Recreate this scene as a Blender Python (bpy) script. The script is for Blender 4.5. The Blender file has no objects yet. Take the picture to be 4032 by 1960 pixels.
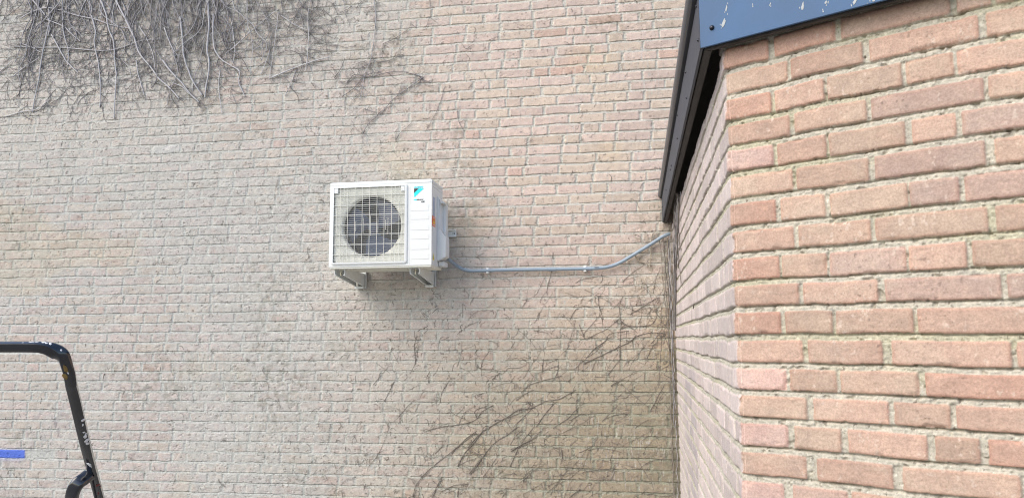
import bpy, bmesh, math, random, json
import numpy as np
from mathutils import Vector, Matrix
random.seed(7); RS = np.random.RandomState(11)
SC = bpy.context.scene
COL = SC.collection
D = json.loads(r'''{"front_rows":[[2.343,[[-0.0135,0.1249],[0.1404,0.2966],[0.3105,0.5539],[0.5668,0.6354],[0.6435,0.7839]]],[2.2702,[[-0.0072,0.1723],[0.1806,0.3591],[0.3738,0.6063],[0.6212,0.7674]]],[2.1952,[[-0.0048,0.1258],[0.135,0.2621],[0.2699,0.4435],[0.4518,0.5523],[0.559,0.703]]],[2.1258,[[-0.0015,0.171],[0.1832,0.3595],[0.3691,0.607],[0.6154,0.7162]]],[2.0519,[[-0.0018,0.1246],[0.1331,0.259],[0.2652,0.4415],[0.4552,0.5474],[0.5588,0.7017]]],[1.9777,[[-0.0049,0.1714],[0.1806,0.3558],[0.3685,0.601],[0.6179,0.7053]]],[1.902,[[-0.0046,0.1241],[0.1358,0.2484],[0.2601,0.4376],[0.4409,0.5445],[0.5538,0.6907]]],[1.8282,[[-0.0023,0.1671],[0.1778,0.3522],[0.3614,0.5942],[0.6086,0.7032]]],[1.7525,[[-0.0031,0.1258],[0.1317,0.2449],[0.2511,0.4256],[0.4305,0.5487],[0.5593,0.6975]]],[1.6823,[[-0.0033,0.1735],[0.183,0.3584],[0.3732,0.609],[0.6196,0.7011]]],[1.6077,[[-0.0037,0.1233],[0.1331,0.2513],[0.2582,0.4313],[0.4387,0.669]]],[1.5342,[[-0.0026,0.1744],[0.1864,0.3607],[0.38,0.6172],[0.6275,0.7117]]],[1.464,[[0.003,0.1295],[0.1378,0.2527],[0.2607,0.4336],[0.4464,0.6695]]],[1.3945,[[-0.0,0.1778],[0.1927,0.3661],[0.3773,0.4928],[0.5035,0.6709]]],[1.3207,[[-0.0008,0.1268],[0.1414,0.2556],[0.2702,0.4421],[0.4565,0.5452],[0.5594,0.6654]]],[1.2483,[[0.0004,0.1699],[0.1938,0.3654],[0.3855,0.6148],[0.6271,0.711]]],[1.1751,[[-0.0004,0.1094],[0.1309,0.2629],[0.2715,0.4414],[0.4541,0.5972]]]],"marks":[[0.0361,2.4885,0.006,0.022,0.25],[0.0256,2.4481,0.009,0.031,0.4],[0.2375,2.4371,0.008,0.026,0.1],[0.1558,2.4665,0.003,0.008,0.2],[0.2866,2.4081,0.004,0.007,0],[0.3613,2.4121,0.009,0.02,0.5],[0.294,2.4306,0.006,0.01,0.3],[0.4035,2.4028,0.008,0.006,0.9],[0.3905,2.3951,0.012,0.003,1.2],[0.1092,2.4766,0.002,0.004,0]],"fscrew":[[-0.0079,2.4457]],"sscrew":[[2.1492,2.5454],[2.1361,2.439],[2.6444,2.5252],[2.6408,2.4318],[3.2075,2.5372],[3.239,2.4455],[3.8406,2.5652],[3.9029,2.5584],[3.8278,2.4597],[3.9252,2.4609],[4.5132,2.5672],[4.517,2.4687],[5.1433,2.5815],[5.1397,2.4766]],"conduit":[[-1.2765,5.148,2.1649],[-1.256,5.2065,2.1417],[-1.233,5.265,2.1197],[-1.2111,5.2825,2.1063],[-1.1883,5.2884,2.0961],[-1.1624,5.2884,2.0901],[-1.1384,5.2884,2.087],[-1.0205,5.2884,2.0868],[-0.867,5.2884,2.0884],[-0.573,5.2884,2.0863],[-0.3316,5.2884,2.0844],[-0.2471,5.2884,2.0855],[-0.1963,5.2884,2.0892],[-0.1594,5.2884,2.0959],[-0.1243,5.2884,2.1058],[-0.0891,5.2884,2.1208],[-0.0522,5.2884,2.1394],[0.1112,5.2884,2.2349],[0.1918,5.2884,2.2847],[0.2231,5.2884,2.3005],[0.2572,5.2942,2.3135]],"coupling":[[-0.5873,5.2884,2.0864],[-0.5284,5.2884,2.086]],"clips":[[-1.0196,5.2884,2.0872],[-0.3298,5.2884,2.0847]],"print":[-0.2464,5.2744,2.0895],"up":[[[[-4.8547,4.4235],[-4.7456,4.3049],[-4.6743,4.212],[-4.6865,4.1367],[-4.72,3.9548],[-4.7323,3.8048],[-4.7504,3.6558],[-4.7761,3.4548]],0.008],[[[-4.2218,4.3725],[-4.1685,4.2493],[-4.1256,4.1062],[-4.0793,3.996],[-4.0565,3.8033],[-4.0377,3.6756],[-4.0414,3.3621]],0.008],[[[-4.084,4.3614],[-4.0017,4.2149],[-3.9326,4.092],[-3.8878,3.993],[-3.8426,3.8841],[-3.7477,3.7725],[-3.6652,3.6732],[-3.5844,3.5954],[-3.4869,3.4965]],0.0085],[[[-3.6396,3.8178],[-3.5457,3.6968],[-3.4655,3.6192],[-3.3964,3.5324],[-3.3063,3.4501]],0.0085],[[[-3.5025,4.1659],[-3.4754,3.9427],[-3.4535,3.8262],[-3.4035,3.6878],[-3.3449,3.5911],[-3.2874,3.5105]],0.009],[[[-3.2781,4.2964],[-3.2527,4.0838],[-3.261,3.8963],[-3.2394,3.7703],[-3.249,3.6161],[-3.2628,3.4886]],0.0095],[[[-3.2181,4.1651],[-3.2081,3.9238],[-3.1547,3.806],[-3.061,3.7379],[-2.9843,3.6815],[-2.9918,3.6001],[-2.9294,3.4843]],0.007],[[[-4.2936,4.2373],[-4.2508,4.1047],[-4.2498,3.9974],[-4.2111,3.8348],[-4.1764,3.642],[-4.1765,3.4635]],0.0065],[[[-4.5767,4.4011],[-4.5401,4.126],[-4.4883,3.9604],[-4.4852,3.8315]],0.006],[[[-4.6548,4.1018],[-4.5638,3.9657],[-4.4867,3.853],[-4.3887,3.7613]],0.006],[[[-4.9901,4.0279],[-4.7761,4.002],[-4.542,3.9857],[-4.1946,3.9348],[-4.0254,3.9443],[-3.8376,3.9948],[-3.6929,3.995]],0.0055],[[[-4.9494,4.2658],[-4.8464,4.3128],[-4.7184,4.3357],[-4.5874,4.3036],[-4.421,4.2471],[-4.257,4.2021],[-4.1168,4.1485],[-3.9329,4.0974]],0.006],[[[-4.7593,4.2513],[-4.5548,4.1704],[-4.4812,4.1108],[-4.3834,4.0283]],0.006],[[[-4.6996,4.4],[-4.6728,4.1901],[-4.6774,4.0926]],0.007],[[[-2.7183,3.6136],[-2.6049,3.6571],[-2.4711,3.6991],[-2.3482,3.7314],[-2.246,3.7477]],0.007],[[[-5.0139,3.436],[-4.8758,3.4657],[-4.7373,3.4792],[-4.6386,3.5532]],0.005],[[[-3.1452,3.7022],[-3.15,3.5587],[-3.115,3.3527]],0.005],[[[-4.97,3.7715],[-4.8809,3.836],[-4.7461,3.9134]],0.006],[[[-3.0639,4.0905],[-3.0229,3.859],[-3.0404,3.7571]],0.005],[[[-3.1076,3.8339],[-3.0034,3.9094],[-2.9209,3.9863],[-2.7761,4.0998],[-2.6724,4.1644]],0.005],[[[-5.1148,3.8078],[-5.0036,3.8982]],0.005],[[[-3.8733,3.8334],[-3.8439,3.7054],[-3.7906,3.5403]],0.0055],[[[-4.9387,4.0515],[-4.8232,4.0053],[-4.7376,3.956]],0.006],[[[-3.5421,3.6239],[-3.4641,3.5881],[-3.407,3.5279]],0.005],[[[-3.8668,4.1191],[-3.8054,4.019],[-3.7316,3.887],[-3.7017,3.7381]],0.005],[[[-3.6424,4.0918],[-3.5922,3.972],[-3.5308,3.8419]],0.006],[[[-2.8034,3.6495],[-2.765,3.7593],[-2.736,3.8392]],0.004],[[[-2.5992,3.4648],[-2.5508,3.5828],[-2.5219,3.6619]],0.004],[[[-2.4287,3.6558],[-2.4147,3.9188],[-2.4298,4.1042],[-2.4121,4.2265]],0.004],[[[-2.6718,4.1436],[-2.7051,3.8575],[-2.7386,3.5945]],0.0035],[[[-2.6497,4.1109],[-2.5425,4.0306],[-2.416,3.9699]],0.004]],"mid":[[[[-1.9018,4.1853],[-1.887,4.0016],[-1.9153,3.7324],[-1.9632,3.5859],[-1.9951,3.3896]],0.0055],[[[-1.9845,3.6571],[-1.9145,3.6824],[-1.7747,3.693],[-1.6658,3.7353]],0.004],[[[-2.1135,3.5356],[-2.044,3.601],[-1.9329,3.5741],[-1.7835,3.5993],[-1.6645,3.5966],[-1.5165,3.5477]],0.0045],[[[-1.5116,3.5455],[-1.6238,3.466],[-1.7413,3.3847],[-1.8194,3.3009],[-1.9077,3.2274],[-1.9759,3.1332]],0.0055],[[[-2.1418,3.4328],[-2.0521,3.492],[-1.9632,3.5859],[-1.8434,3.6081]],0.0045],[[[-2.0431,4.1253],[-2.0031,4.1731],[-1.9424,4.1886]],0.004],[[[-1.8263,3.8263],[-1.707,3.8778],[-1.628,3.932],[-1.6086,3.9907]],0.004],[[[-1.9591,3.3284],[-1.8989,3.3054],[-1.8193,3.2911]],0.004],[[[-1.9551,3.7051],[-2.0254,3.6897]],0.003],[[[-1.7181,3.0717],[-1.6795,3.1278],[-1.5921,3.2008]],0.004],[[[-1.4661,4.1502],[-1.4556,4.039],[-1.4992,3.9125]],0.003],[[[-1.3553,3.4351],[-1.4079,3.278],[-1.4846,3.1276]],0.003],[[[-1.2489,3.2981],[-1.2392,3.2013],[-1.1962,3.1224]],0.003],[[[-1.1769,3.7411],[-1.119,3.7763]],0.004],[[[-0.7455,2.9956],[-0.6896,3.0304]],0.004],[[[-2.2057,3.5813],[-2.1565,3.6583],[-2.1224,3.7364]],0.005],[[[-0.106,3.4821],[-0.0321,3.5575]],0.0025],[[[-1.0038,3.7975],[-0.9607,3.816]],0.003]],"low":[[[[-0.3531,1.4311],[-0.2265,1.4889],[-0.1005,1.5464],[-0.0335,1.5791],[0.0086,1.612],[0.0999,1.6403],[0.1653,1.6355],[0.2058,1.6269]],0.0065],[[[-0.3357,1.4643],[-0.2758,1.5307],[-0.1993,1.5886],[-0.1734,1.6301],[-0.0981,1.6462],[-0.0399,1.654]],0.005],[[[-0.1025,1.4635],[-0.0995,1.5879],[-0.0923,1.7129],[-0.1064,1.822]],0.005],[[[-0.0288,1.7623],[0.0385,1.8032],[0.1056,1.8441],[0.1684,1.8807]],0.004],[[[-0.0961,1.7296],[-0.072,1.696],[0.0022,1.6827],[0.1013,1.69],[0.143,1.7145]],0.0045],[[[0.1773,1.6272],[0.1736,1.5036],[0.1565,1.3399],[0.1503,1.2666]],0.0035],[[[-0.0982,1.2988],[-0.0101,1.209],[0.0856,1.1364]],0.004],[[[0.0931,1.1122],[0.1359,1.1934],[0.1958,1.2992]],0.005],[[[-0.1668,1.1838],[-0.043,1.2048],[0.0718,1.2216]],0.003],[[[-0.1878,1.3563],[-0.1452,1.4058],[-0.1025,1.4635]],0.0045],[[[0.0743,1.4588],[0.096,1.504],[0.1221,1.5574]],0.006],[[[0.2502,1.4869],[0.2201,1.5609],[0.1974,1.6188]],0.004],[[[-0.243,1.9],[-0.2404,1.8239],[-0.2208,1.7563],[-0.2142,1.6723]],0.004],[[[-0.3819,1.6992],[-0.3499,1.6064]],0.004],[[[0.2542,2.0006],[0.253,1.8336],[0.2596,1.7836],[0.2333,1.7259],[0.2076,1.6848]],0.005],[[[0.0143,1.8287],[0.0407,1.887]],0.004],[[[-0.3272,1.4726],[-0.2677,1.514],[-0.2164,1.572]],0.004],[[[-1.2416,0.7261],[-1.1962,0.8133],[-1.1237,0.8923],[-1.0784,0.9536],[-0.997,1.0065],[-0.8889,1.0682],[-0.817,1.1121],[-0.71,1.1302],[-0.6209,1.1739],[-0.5236,1.1917],[-0.4087,1.2525]],0.006],[[[-1.5605,0.5122],[-1.5427,0.5817],[-1.4789,0.6697],[-1.3967,0.7406],[-1.269,0.8382],[-1.1781,0.9176],[-1.1055,0.9706]],0.0055],[[[-1.1511,0.6761],[-1.0247,0.8418],[-0.9706,0.8943],[-0.8718,0.9559],[-0.8179,0.9997]],0.0055],[[[-1.4623,0.9667],[-1.361,0.9941],[-1.2327,1.0129],[-1.1235,1.0401],[-1.0689,1.1016],[-0.9873,1.1502]],0.005],[[[-0.8637,0.8356],[-0.7745,0.8884],[-0.6856,0.9324]],0.0075],[[[-0.6848,1.001],[-0.6398,1.0703],[-0.5592,1.1656]],0.005],[[[-0.8734,0.7328],[-0.8192,0.8449],[-0.7653,0.9228],[-0.7025,1.0009]],0.0045],[[[-0.5704,0.9937],[-0.4643,1.0632],[-0.4199,1.1063],[-0.3579,1.1667]],0.004],[[[-1.3708,1.1612],[-1.3526,1.2409],[-1.3066,1.3119]],0.004],[[[-1.6772,1.0617],[-1.6215,1.1154],[-1.5566,1.178]],0.004],[[[-0.7531,1.2602],[-0.7261,1.2864],[-0.619,1.3214],[-0.5037,1.3475]],0.005],[[[-1.423,0.5155],[-1.3869,0.5938],[-1.3552,0.6505]],0.007],[[[-0.3318,0.7132],[-0.2459,0.7232],[-0.1608,0.7122],[-0.1877,0.6533]],0.005],[[[-0.0061,0.7985],[0.0422,0.7161],[0.0902,0.6343]],0.004],[[[-0.7856,0.6408],[-0.7323,0.6843],[-0.6702,0.7364]],0.004],[[[-0.5156,0.8494],[-0.5078,0.7901]],0.007],[[[-0.6349,1.4699],[-0.6405,1.3737]],0.005],[[[-1.4061,0.81],[-1.3422,0.8719]],0.004],[[[-1.0612,0.6608],[-0.9711,0.7824]],0.004],[[[-1.1601,0.676],[-1.0743,0.7893]],0.0045],[[[-1.169,0.857],[-1.1237,0.9096],[-1.0512,0.9799]],0.0055],[[[-1.2872,0.8119],[-1.2144,0.8737],[-1.1145,0.9531]],0.004],[[[-1.0772,1.3917],[-1.0496,1.4714],[-1.0084,1.5244]],0.0035],[[[-1.5492,1.4282],[-1.5596,1.5543],[-1.5506,1.6085]],0.004],[[[-1.782,1.1679],[-1.7359,1.2576],[-1.7081,1.3025]],0.004],[[[-1.8889,0.7144],[-1.815,0.8125],[-1.7421,0.9902]],0.003],[[[-0.9956,1.3211],[-0.9683,1.3475],[-0.941,1.3695]],0.005],[[[-1.2414,0.5199],[-1.2369,0.5799]],0.006],[[[-1.3594,0.5514],[-1.2686,0.5964],[-1.1692,0.6071]],0.004],[[[-0.4729,0.53],[-0.3943,0.5904]],0.005],[[[-0.9788,1.0414],[-0.8889,1.0595],[-0.7635,1.1125],[-0.7275,1.1474]],0.004],[[[-0.8177,1.0256],[-0.7279,1.1128],[-0.7096,1.1648]],0.004],[[[-1.0158,0.8161],[-1.0877,0.8107],[-1.16,0.8312]],0.004],[[[-1.4413,0.515],[-1.3551,0.6376]],0.003],[[[0.0308,0.9161],[0.1137,0.9841]],0.003],[[[-1.1053,1.0577],[-1.1143,1.1101],[-1.0144,1.1457]],0.004],[[[-0.0488,1.1175],[-0.1597,1.1337]],0.003]],"pale":[[[[0.2423,2.4361],[0.2223,2.3918],[0.2051,2.338]],0.005],[[[0.2804,2.422],[0.2622,2.3778],[0.2424,2.34]],0.005],[[[0.1551,2.333],[0.1323,2.2985],[0.1279,2.1901],[0.1168,2.0824]],0.0055],[[[0.0161,2.1674],[0.0403,2.135],[0.1019,2.1081],[0.1347,2.0567]],0.005],[[[0.2408,2.289],[0.2348,2.1938],[0.245,2.1238],[0.2515,2.0353],[0.2553,1.9597]],0.005],[[[0.0672,1.9758],[0.0465,1.9005],[0.02,1.838]],0.003],[[[0.2464,2.468],[0.2359,2.4299],[0.2157,2.3792]],0.004],[[[0.0934,2.0259],[0.0667,1.9569]],0.003],[[[0.0195,2.2953],[0.0567,2.2814],[0.0903,2.2485]],0.004]],"sidestem":[[[4.6324,2.4709],[4.7344,2.3474],[4.8981,2.139],[5.1262,1.9821],[5.3444,1.6542]],[[4.4918,2.4442],[4.5881,2.324],[4.8504,2.1337],[5.0343,1.9752],[5.2453,1.6532]],[[4.3173,2.411],[4.4067,2.2951],[4.6155,2.1075],[4.9566,1.9693],[5.1615,1.6523]],[[4.2351,2.3954],[4.3213,2.2814],[4.6298,2.1091],[4.9026,1.9652],[5.1034,1.6517]],[[4.1405,2.3774],[4.2232,2.2658],[4.4997,2.0946],[4.8813,1.9636],[5.0805,1.6514]],[[4.4469,2.4356],[4.5414,2.3166],[4.7627,2.1239],[4.9896,1.9718],[5.1971,1.6527]]],"sidetw":[[[4.4046,2.1891],[4.3906,2.1348],[4.2846,2.086]],[[4.539,2.126],[4.5332,2.0553],[4.589,2.012]],[[4.4703,2.0012],[4.4499,1.9573],[4.3895,1.9058]],[[3.4662,1.7512],[3.5306,1.7314]]],"rail":[[-1.7041,1.2801,1.5958],[-1.5537,1.3042,1.5947],[-1.4033,1.3281,1.5946],[-1.253,1.3522,1.5939],[-1.1978,1.361,1.5935],[-1.1746,1.3672,1.5923],[-1.1575,1.3779,1.586],[-1.1484,1.393,1.5715],[-1.1535,1.4153,1.5477],[-1.1631,1.437,1.5234],[-1.1757,1.4619,1.4983],[-1.2285,1.5719,1.3869],[-1.3282,1.7675,1.2156],[-1.412,1.9416,1.0457],[-1.5969,2.3738,0.5796]],"brace":[[-1.2844,1.6701,1.2897],[-1.2881,1.6585,1.2823],[-1.2928,1.6467,1.2751],[-1.3031,1.6468,1.2598],[-1.3176,1.6593,1.2363],[-1.3467,1.6955,1.1941],[-1.472,1.8612,1.039]],"blue":[[-4.8647,5.3235,0.7389],[-4.6487,5.3235,0.748],[-4.8672,5.3235,0.7695],[-4.8619,5.3235,0.7045]],"cam":{"r":[0.987388,0.158146,-0.007418],"u":[0.025925,-0.115286,0.992994],"F":[-0.156183,0.980662,0.117932],"f":2996.5988359825583,"a":0.5201217148485001},"fan":[-1.742,4.8789,2.3681],"logo":{"tri":[[-1.4422,2.6129],[-1.4101,2.6123],[-1.442,2.5829]],"band":[[-1.442,2.5815],[-1.4083,2.6125],[-1.374,2.6122],[-1.4399,2.5535]],"text":[[-1.4413,2.6202],[-1.3672,2.6279]],"bar":[[-1.4412,2.5407],[-1.4227,2.5407],[-1.4226,2.5333],[-1.4411,2.5336]],"dark":[[-1.4218,2.5404],[-1.4152,2.5404],[-1.4163,2.5335],[-1.4217,2.5337]],"inv":[[-1.4145,2.533],[-1.3668,2.5322]],"r32":[[-1.3925,2.5163],[-1.3689,2.5163]]},"ribs":[[-1.4637,2.458,-1.3375,2.5088],[-1.4632,2.3987,-1.3371,2.442],[-1.4626,2.3271,-1.3367,2.3706],[-1.4621,2.2661,-1.3364,2.3083],[-1.4615,2.1964,-1.336,2.2442],[-1.4609,2.1316,-1.3356,2.1761]],"ps":{"rail1":[-1.3506,5.3001,2.3893],"rail2":[-1.2527,5.3001,2.3364],"larmL":[-2.0114,4.914,2.0887],"larmR":[-1.9278,4.914,2.0869],"larmB":[-1.9269,4.914,2.0418],"rarmL":[-1.472,4.914,2.0854],"rarmR":[-1.4139,4.914,2.0841],"rarmB":[-1.4136,4.914,2.0397],"cov1":[-1.3167,5.0193,2.5854],"cov2":[-1.2969,5.0193,2.348],"cov3":[-1.2557,5.0193,2.3029],"cov4":[-1.2553,5.0193,2.1632],"cov5":[-1.3139,5.0193,2.1368]}}''')

# ------------------------------------------------------------------ camera
cd = bpy.data.cameras.new("camera"); cam = bpy.data.objects.new("camera", cd); COL.objects.link(cam)
k_ = D['cam']; r_, u_, F_ = Vector(k_['r']), Vector(k_['u']), Vector(k_['F'])
M_ = Matrix((r_, u_, -F_)).transposed().to_4x4(); M_.translation = Vector((0, 0, 1.6))
cam.matrix_world = M_
cd.sensor_width = 36; cd.lens = k_['f'] * 36 / 4032; cd.clip_start = .05; cd.clip_end = 2000
SC.camera = cam
# ------------------------------------------------------------------ sky, sun, exposure
SUN_EL, SUN_AZ = 44, -46          # azimuth measured from the camera side (-y) towards -x
w = bpy.data.worlds.new("World"); SC.world = w; w.use_nodes = True
nt = w.node_tree; bg = nt.nodes['Background']
sk = nt.nodes.new('ShaderNodeTexSky'); sk.sky_type = 'NISHITA'; sk.sun_disc = False
sk.sun_elevation = math.radians(SUN_EL); sk.air_density = 1.0; sk.dust_density = 2.0; sk.ozone_density = 1.0
nt.links.new(sk.outputs[0], bg.inputs[0]); bg.inputs[1].default_value = 0.12
sl = bpy.data.lights.new("sun", 'SUN'); so = bpy.data.objects.new("sun", sl); COL.objects.link(so)
sl.energy = 1.2; sl.angle = math.radians(62); sl.specular_factor = .25; sl.color = (1.0, .92, .80)
az = math.radians(SUN_AZ); el = math.radians(SUN_EL)
sd_ = Vector((math.sin(az) * math.cos(el), -math.cos(az) * math.cos(el), math.sin(el)))   # towards the sun
so.rotation_euler = (-sd_).to_track_quat('-Z', 'Y').to_euler()
sk.sun_rotation = math.atan2(sd_.x, sd_.y)
SC.view_settings.view_transform = 'Standard'; SC.view_settings.look = 'None'
SC.cycles.filter_width = 1.1
SC.view_settings.exposure = 1.14; SC.view_settings.gamma = 1

# ------------------------------------------------------------------ helpers
C = 0.073125                      # one brick course
WALLY = 5.3235                    # face of the back wall
def link(o): COL.objects.link(o); return o
def tag(o, label=None, cat=None, group=None, kind=None):
    if label: o['label'] = label
    if cat: o['category'] = cat
    if group: o['group'] = group
    if kind: o['kind'] = kind
    return o
def empty(name, loc):
    o = bpy.data.objects.new(name, None); link(o); o.location = loc; o.empty_display_size = .1; return o
def fromdata(name, me, mat, parent=None, smooth=False):
    if parent is not None:
        me.transform(Matrix.Translation(-parent_world(parent)))
    o = bpy.data.objects.new(name, me); link(o)
    if mat: me.materials.append(mat)
    if parent is not None: o.parent = parent
    if smooth:
        me.polygons.foreach_set('use_smooth', [True] * len(me.polygons))
    me.update()
    return o
def parent_world(p):
    v = Vector((0, 0, 0))
    while p is not None: v += p.location; p = p.parent
    return v
class MB:
    def __init__(s): s.b = bmesh.new()
    def _bev(s, vs, bev, seg=2):
        if bev > 0:
            es = {e for v in vs for e in v.link_edges}
            bmesh.ops.bevel(s.b, geom=list(es), offset=bev, segments=seg, affect='EDGES', clamp_overlap=True)
    def box(s, x0, x1, y0, y1, z0, z1, bev=0, seg=2):
        r = bmesh.ops.create_cube(s.b, size=1)
        for v in r['verts']:
            v.co = Vector((x0 if v.co.x < 0 else x1, y0 if v.co.y < 0 else y1, z0 if v.co.z < 0 else z1))
        s._bev(r['verts'], bev, seg); return s
    def prism(s, pts, d, bev=0, seg=2):          # closed 3-D outline pushed along d
        a = [s.b.verts.new(p) for p in pts]; d = Vector(d)
        c = [s.b.verts.new(Vector(p) + d) for p in pts]
        s.b.faces.new(a); s.b.faces.new(c[::-1]); n = len(pts)
        for i in range(n): s.b.faces.new((a[i], c[i], c[(i + 1) % n], a[(i + 1) % n]))
        s._bev(a + c, bev, seg); return s
    def cyl(s, p, d, r0, r1=None, n=24, cap=True):
        d = Vector(d); r1 = r0 if r1 is None else r1
        m = Matrix.Translation(Vector(p) + d / 2) @ d.to_track_quat('Z', 'Y').to_matrix().to_4x4()
        bmesh.ops.create_cone(s.b, cap_ends=cap, segments=n, radius1=r0, radius2=r1, depth=d.length, matrix=m); return s
    def ball(s, p, r, sc=(1, 1, 1), rot=None, n=10):
        m = Matrix.Translation(p) @ (rot.to_4x4() if rot else Matrix()) @ Matrix.Diagonal((sc[0], sc[1], sc[2], 1))
        bmesh.ops.create_uvsphere(s.b, u_segments=n * 2, v_segments=n, radius=r, matrix=m); return s
    def build(s, name, mat, parent=None, smooth=False):
        bmesh.ops.recalc_face_normals(s.b, faces=s.b.faces)
        me = bpy.data.meshes.new(name); s.b.to_mesh(me); s.b.free()
        o = fromdata(name, me, mat, parent)
        if smooth:
            for p in me.polygons: p.use_smooth = True
        return o
def autosmooth(o, deg=35):
    o.data.polygons.foreach_set('use_smooth', [True] * len(o.data.polygons))
    o.data.set_sharp_from_angle(angle=math.radians(deg)); return o
def catmull(P, sub=4):
    P = np.asarray(P, float); out = []
    for i in range(len(P) - 1):
        p0, p1, p2, p3 = P[max(i - 1, 0)], P[i], P[i + 1], P[min(i + 2, len(P) - 1)]
        for t in np.linspace(0, 1, sub, endpoint=False):
            out.append(.5 * ((2 * p1) + (-p0 + p2) * t + (2 * p0 - 5 * p1 + 4 * p2 - p3) * t * t + (-p0 + 3 * p1 - 3 * p2 + p3) * t ** 3))
    out.append(P[-1]); return np.array(out)
class Tubes:                                     # many tubes in one mesh
    def __init__(s): s.v = []; s.f = []; s.n = 0; s.c = []
    def add(s, P, R, n=5, col=None):
        P = np.asarray(P, float); m = len(P)
        if m < 2: return
        R = np.full(m, R) if np.isscalar(R) else np.asarray(R)
        T = np.gradient(P, axis=0); T /= np.linalg.norm(T, axis=1)[:, None] + 1e-12
        ref = np.array([0, 1., 0]) if abs(T[:, 1]).max() < .9 else np.array([0, 0, 1.])
        A = np.cross(T, ref); A /= np.linalg.norm(A, axis=1)[:, None] + 1e-12; B = np.cross(T, A)
        th = np.arange(n) * 2 * np.pi / n
        V = P[:, None] + R[:, None, None] * (np.cos(th)[None, :, None] * A[:, None] + np.sin(th)[None, :, None] * B[:, None])
        s.v.append(V.reshape(-1, 3))
        i = np.arange(m - 1)[:, None] * n; j = np.arange(n)[None]; j2 = (j + 1) % n
        q = np.stack([i + j, i + j2, i + n + j2, i + n + j], -1).reshape(-1, 4) + s.n
        s.f.append(q); s.n += m * n
        s.c.append(np.full(m * n, .5 if col is None else col))
    def build(s, name, mat, parent=None):
        V = np.concatenate(s.v); Fq = np.concatenate(s.f)
        me = gridmesh(name, V, Fq)
        at = me.attributes.new('tone', 'FLOAT', 'POINT'); at.data.foreach_set('value', np.concatenate(s.c).astype(np.float32))
        return fromdata(name, me, mat, parent)
def gridmesh(name, V, Q):
    me = bpy.data.meshes.new(name)
    me.vertices.add(len(V)); me.vertices.foreach_set('co', np.ascontiguousarray(V, dtype=np.float32).ravel())
    me.loops.add(Q.size); me.loops.foreach_set('vertex_index', np.ascontiguousarray(Q, dtype=np.int32).ravel())
    me.polygons.add(len(Q)); me.polygons.foreach_set('loop_start', np.arange(0, Q.size, 4, dtype=np.int32))
    me.polygons.foreach_set('use_smooth', np.ones(len(Q), bool))
    me.update(calc_edges=True); return me

# ------------------------------------------------------------------ noise on arrays
_tab = RS.rand(256, 256).astype(np.float32)
def vnoise(x, y, seed=0):
    x = x + seed * 17.31; y = y + seed * 9.73
    xi = np.floor(x).astype(np.int64); yi = np.floor(y).astype(np.int64)
    fx = (x - xi).astype(np.float32); fy = (y - yi).astype(np.float32)
    fx = fx * fx * (3 - 2 * fx); fy = fy * fy * (3 - 2 * fy)
    a = _tab[xi & 255, yi & 255]; b = _tab[(xi + 1) & 255, yi & 255]
    c = _tab[xi & 255, (yi + 1) & 255]; d = _tab[(xi + 1) & 255, (yi + 1) & 255]
    return (a + (b - a) * fx) * (1 - fy) + (c + (d - c) * fx) * fy
def fbm(x, y, seed=0, o=4, g=.5):
    s = 0; a = 1; t = 0
    for i in range(o):
        s = s + a * vnoise(x * 2 ** i, y * 2 ** i, seed + i * 3.7); t += a; a *= g
    return s / t
def sst(a, b, x): t = np.clip((x - a) / (b - a), 0, 1); return t * t * (3 - 2 * t)
def mix(a, b, t): return a + (b - a) * t
# lay bricks: rows bottom-up, each a sorted list of (x0, x1)
def lay(U, Z, zb, rows, bh, wob=.0022, seed=0, edge=.0035):
    Uw = U + (fbm(U * 45, Z * 45, seed + 1, 3) - .5) * wob * 2.4
    Zw = Z + (fbm(U * 7, Z * 3, seed + 2, 2) - .5) * .010 + (fbm(U * 60, Z * 60, seed + 5, 3) - .5) * wob * 2
    ri = np.clip(np.searchsorted(zb, Zw) - 1, 0, len(zb) - 2)
    dl = np.zeros_like(U); dr = np.zeros_like(U); bid = np.zeros(U.shape, np.int64)
    base = 0
    for r in range(len(zb) - 1):
        m = ri == r
        R = rows[r]
        if m.any():
            x0 = R[:, 0]; x1 = R[:, 1]
            i = np.clip(np.searchsorted(x0, Uw[m]) - 1, 0, len(x0) - 1)
            dl[m] = Uw[m] - x0[i]; dr[m] = x1[i] - Uw[m]; bid[m] = base + i
        base += len(R)
    pitch = (zb[ri + 1] - zb[ri]); bot = Zw - zb[ri]; top = zb[ri] + pitch * bh - Zw
    jit = _tab[bid & 255, (bid >> 8) & 255]
    bot = bot - (jit - .5) * .003
    k = 1 / .0022
    ins = -np.log(np.exp(-np.clip(dl, -.05, .05) * k) + np.exp(-np.clip(dr, -.05, .05) * k) + np.exp(-np.clip(bot, -.05, .05) * k) + np.exp(-np.clip(top, -.05, .05) * k)) / k
    m = sst(-edge * .5, edge * .5, ins)
    t = np.clip((Zw - zb[ri] - pitch * bh) / (pitch * (1 - bh)), 0, 1)
    return dict(m=m, ins=ins, t=t, dl=dl, dr=dr, bot=bot, top=top, bid=bid, ri=ri, head=(np.minimum(dl, dr) < 0) & (top > 0))
def hsh(b, k): return _tab[(b * 7 + k * 31) & 255, ((b >> 5) * 13 + b * 3 + k * 57) & 255]
def randrow(x0, x1, L=.2345, Hd=.103, J=.0175, ph=.33):
    out = []; x = x0 - random.random() * .2; last = 0
    while x < x1:
        if random.random() < ph and last < 2: b = Hd; last += 1
        else: b = L; last = 0
        b *= random.uniform(.975, 1.025); j = J * random.uniform(.7, 1.3)
        out.append((x, x + b)); x += b + j
    return np.array(out)
PAL = np.array([(.480, .340, .268), (.475, .348, .272), (.448, .328, .272), (.478, .312, .242), (.56, .395, .34), (.458, .336, .262)])

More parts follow.
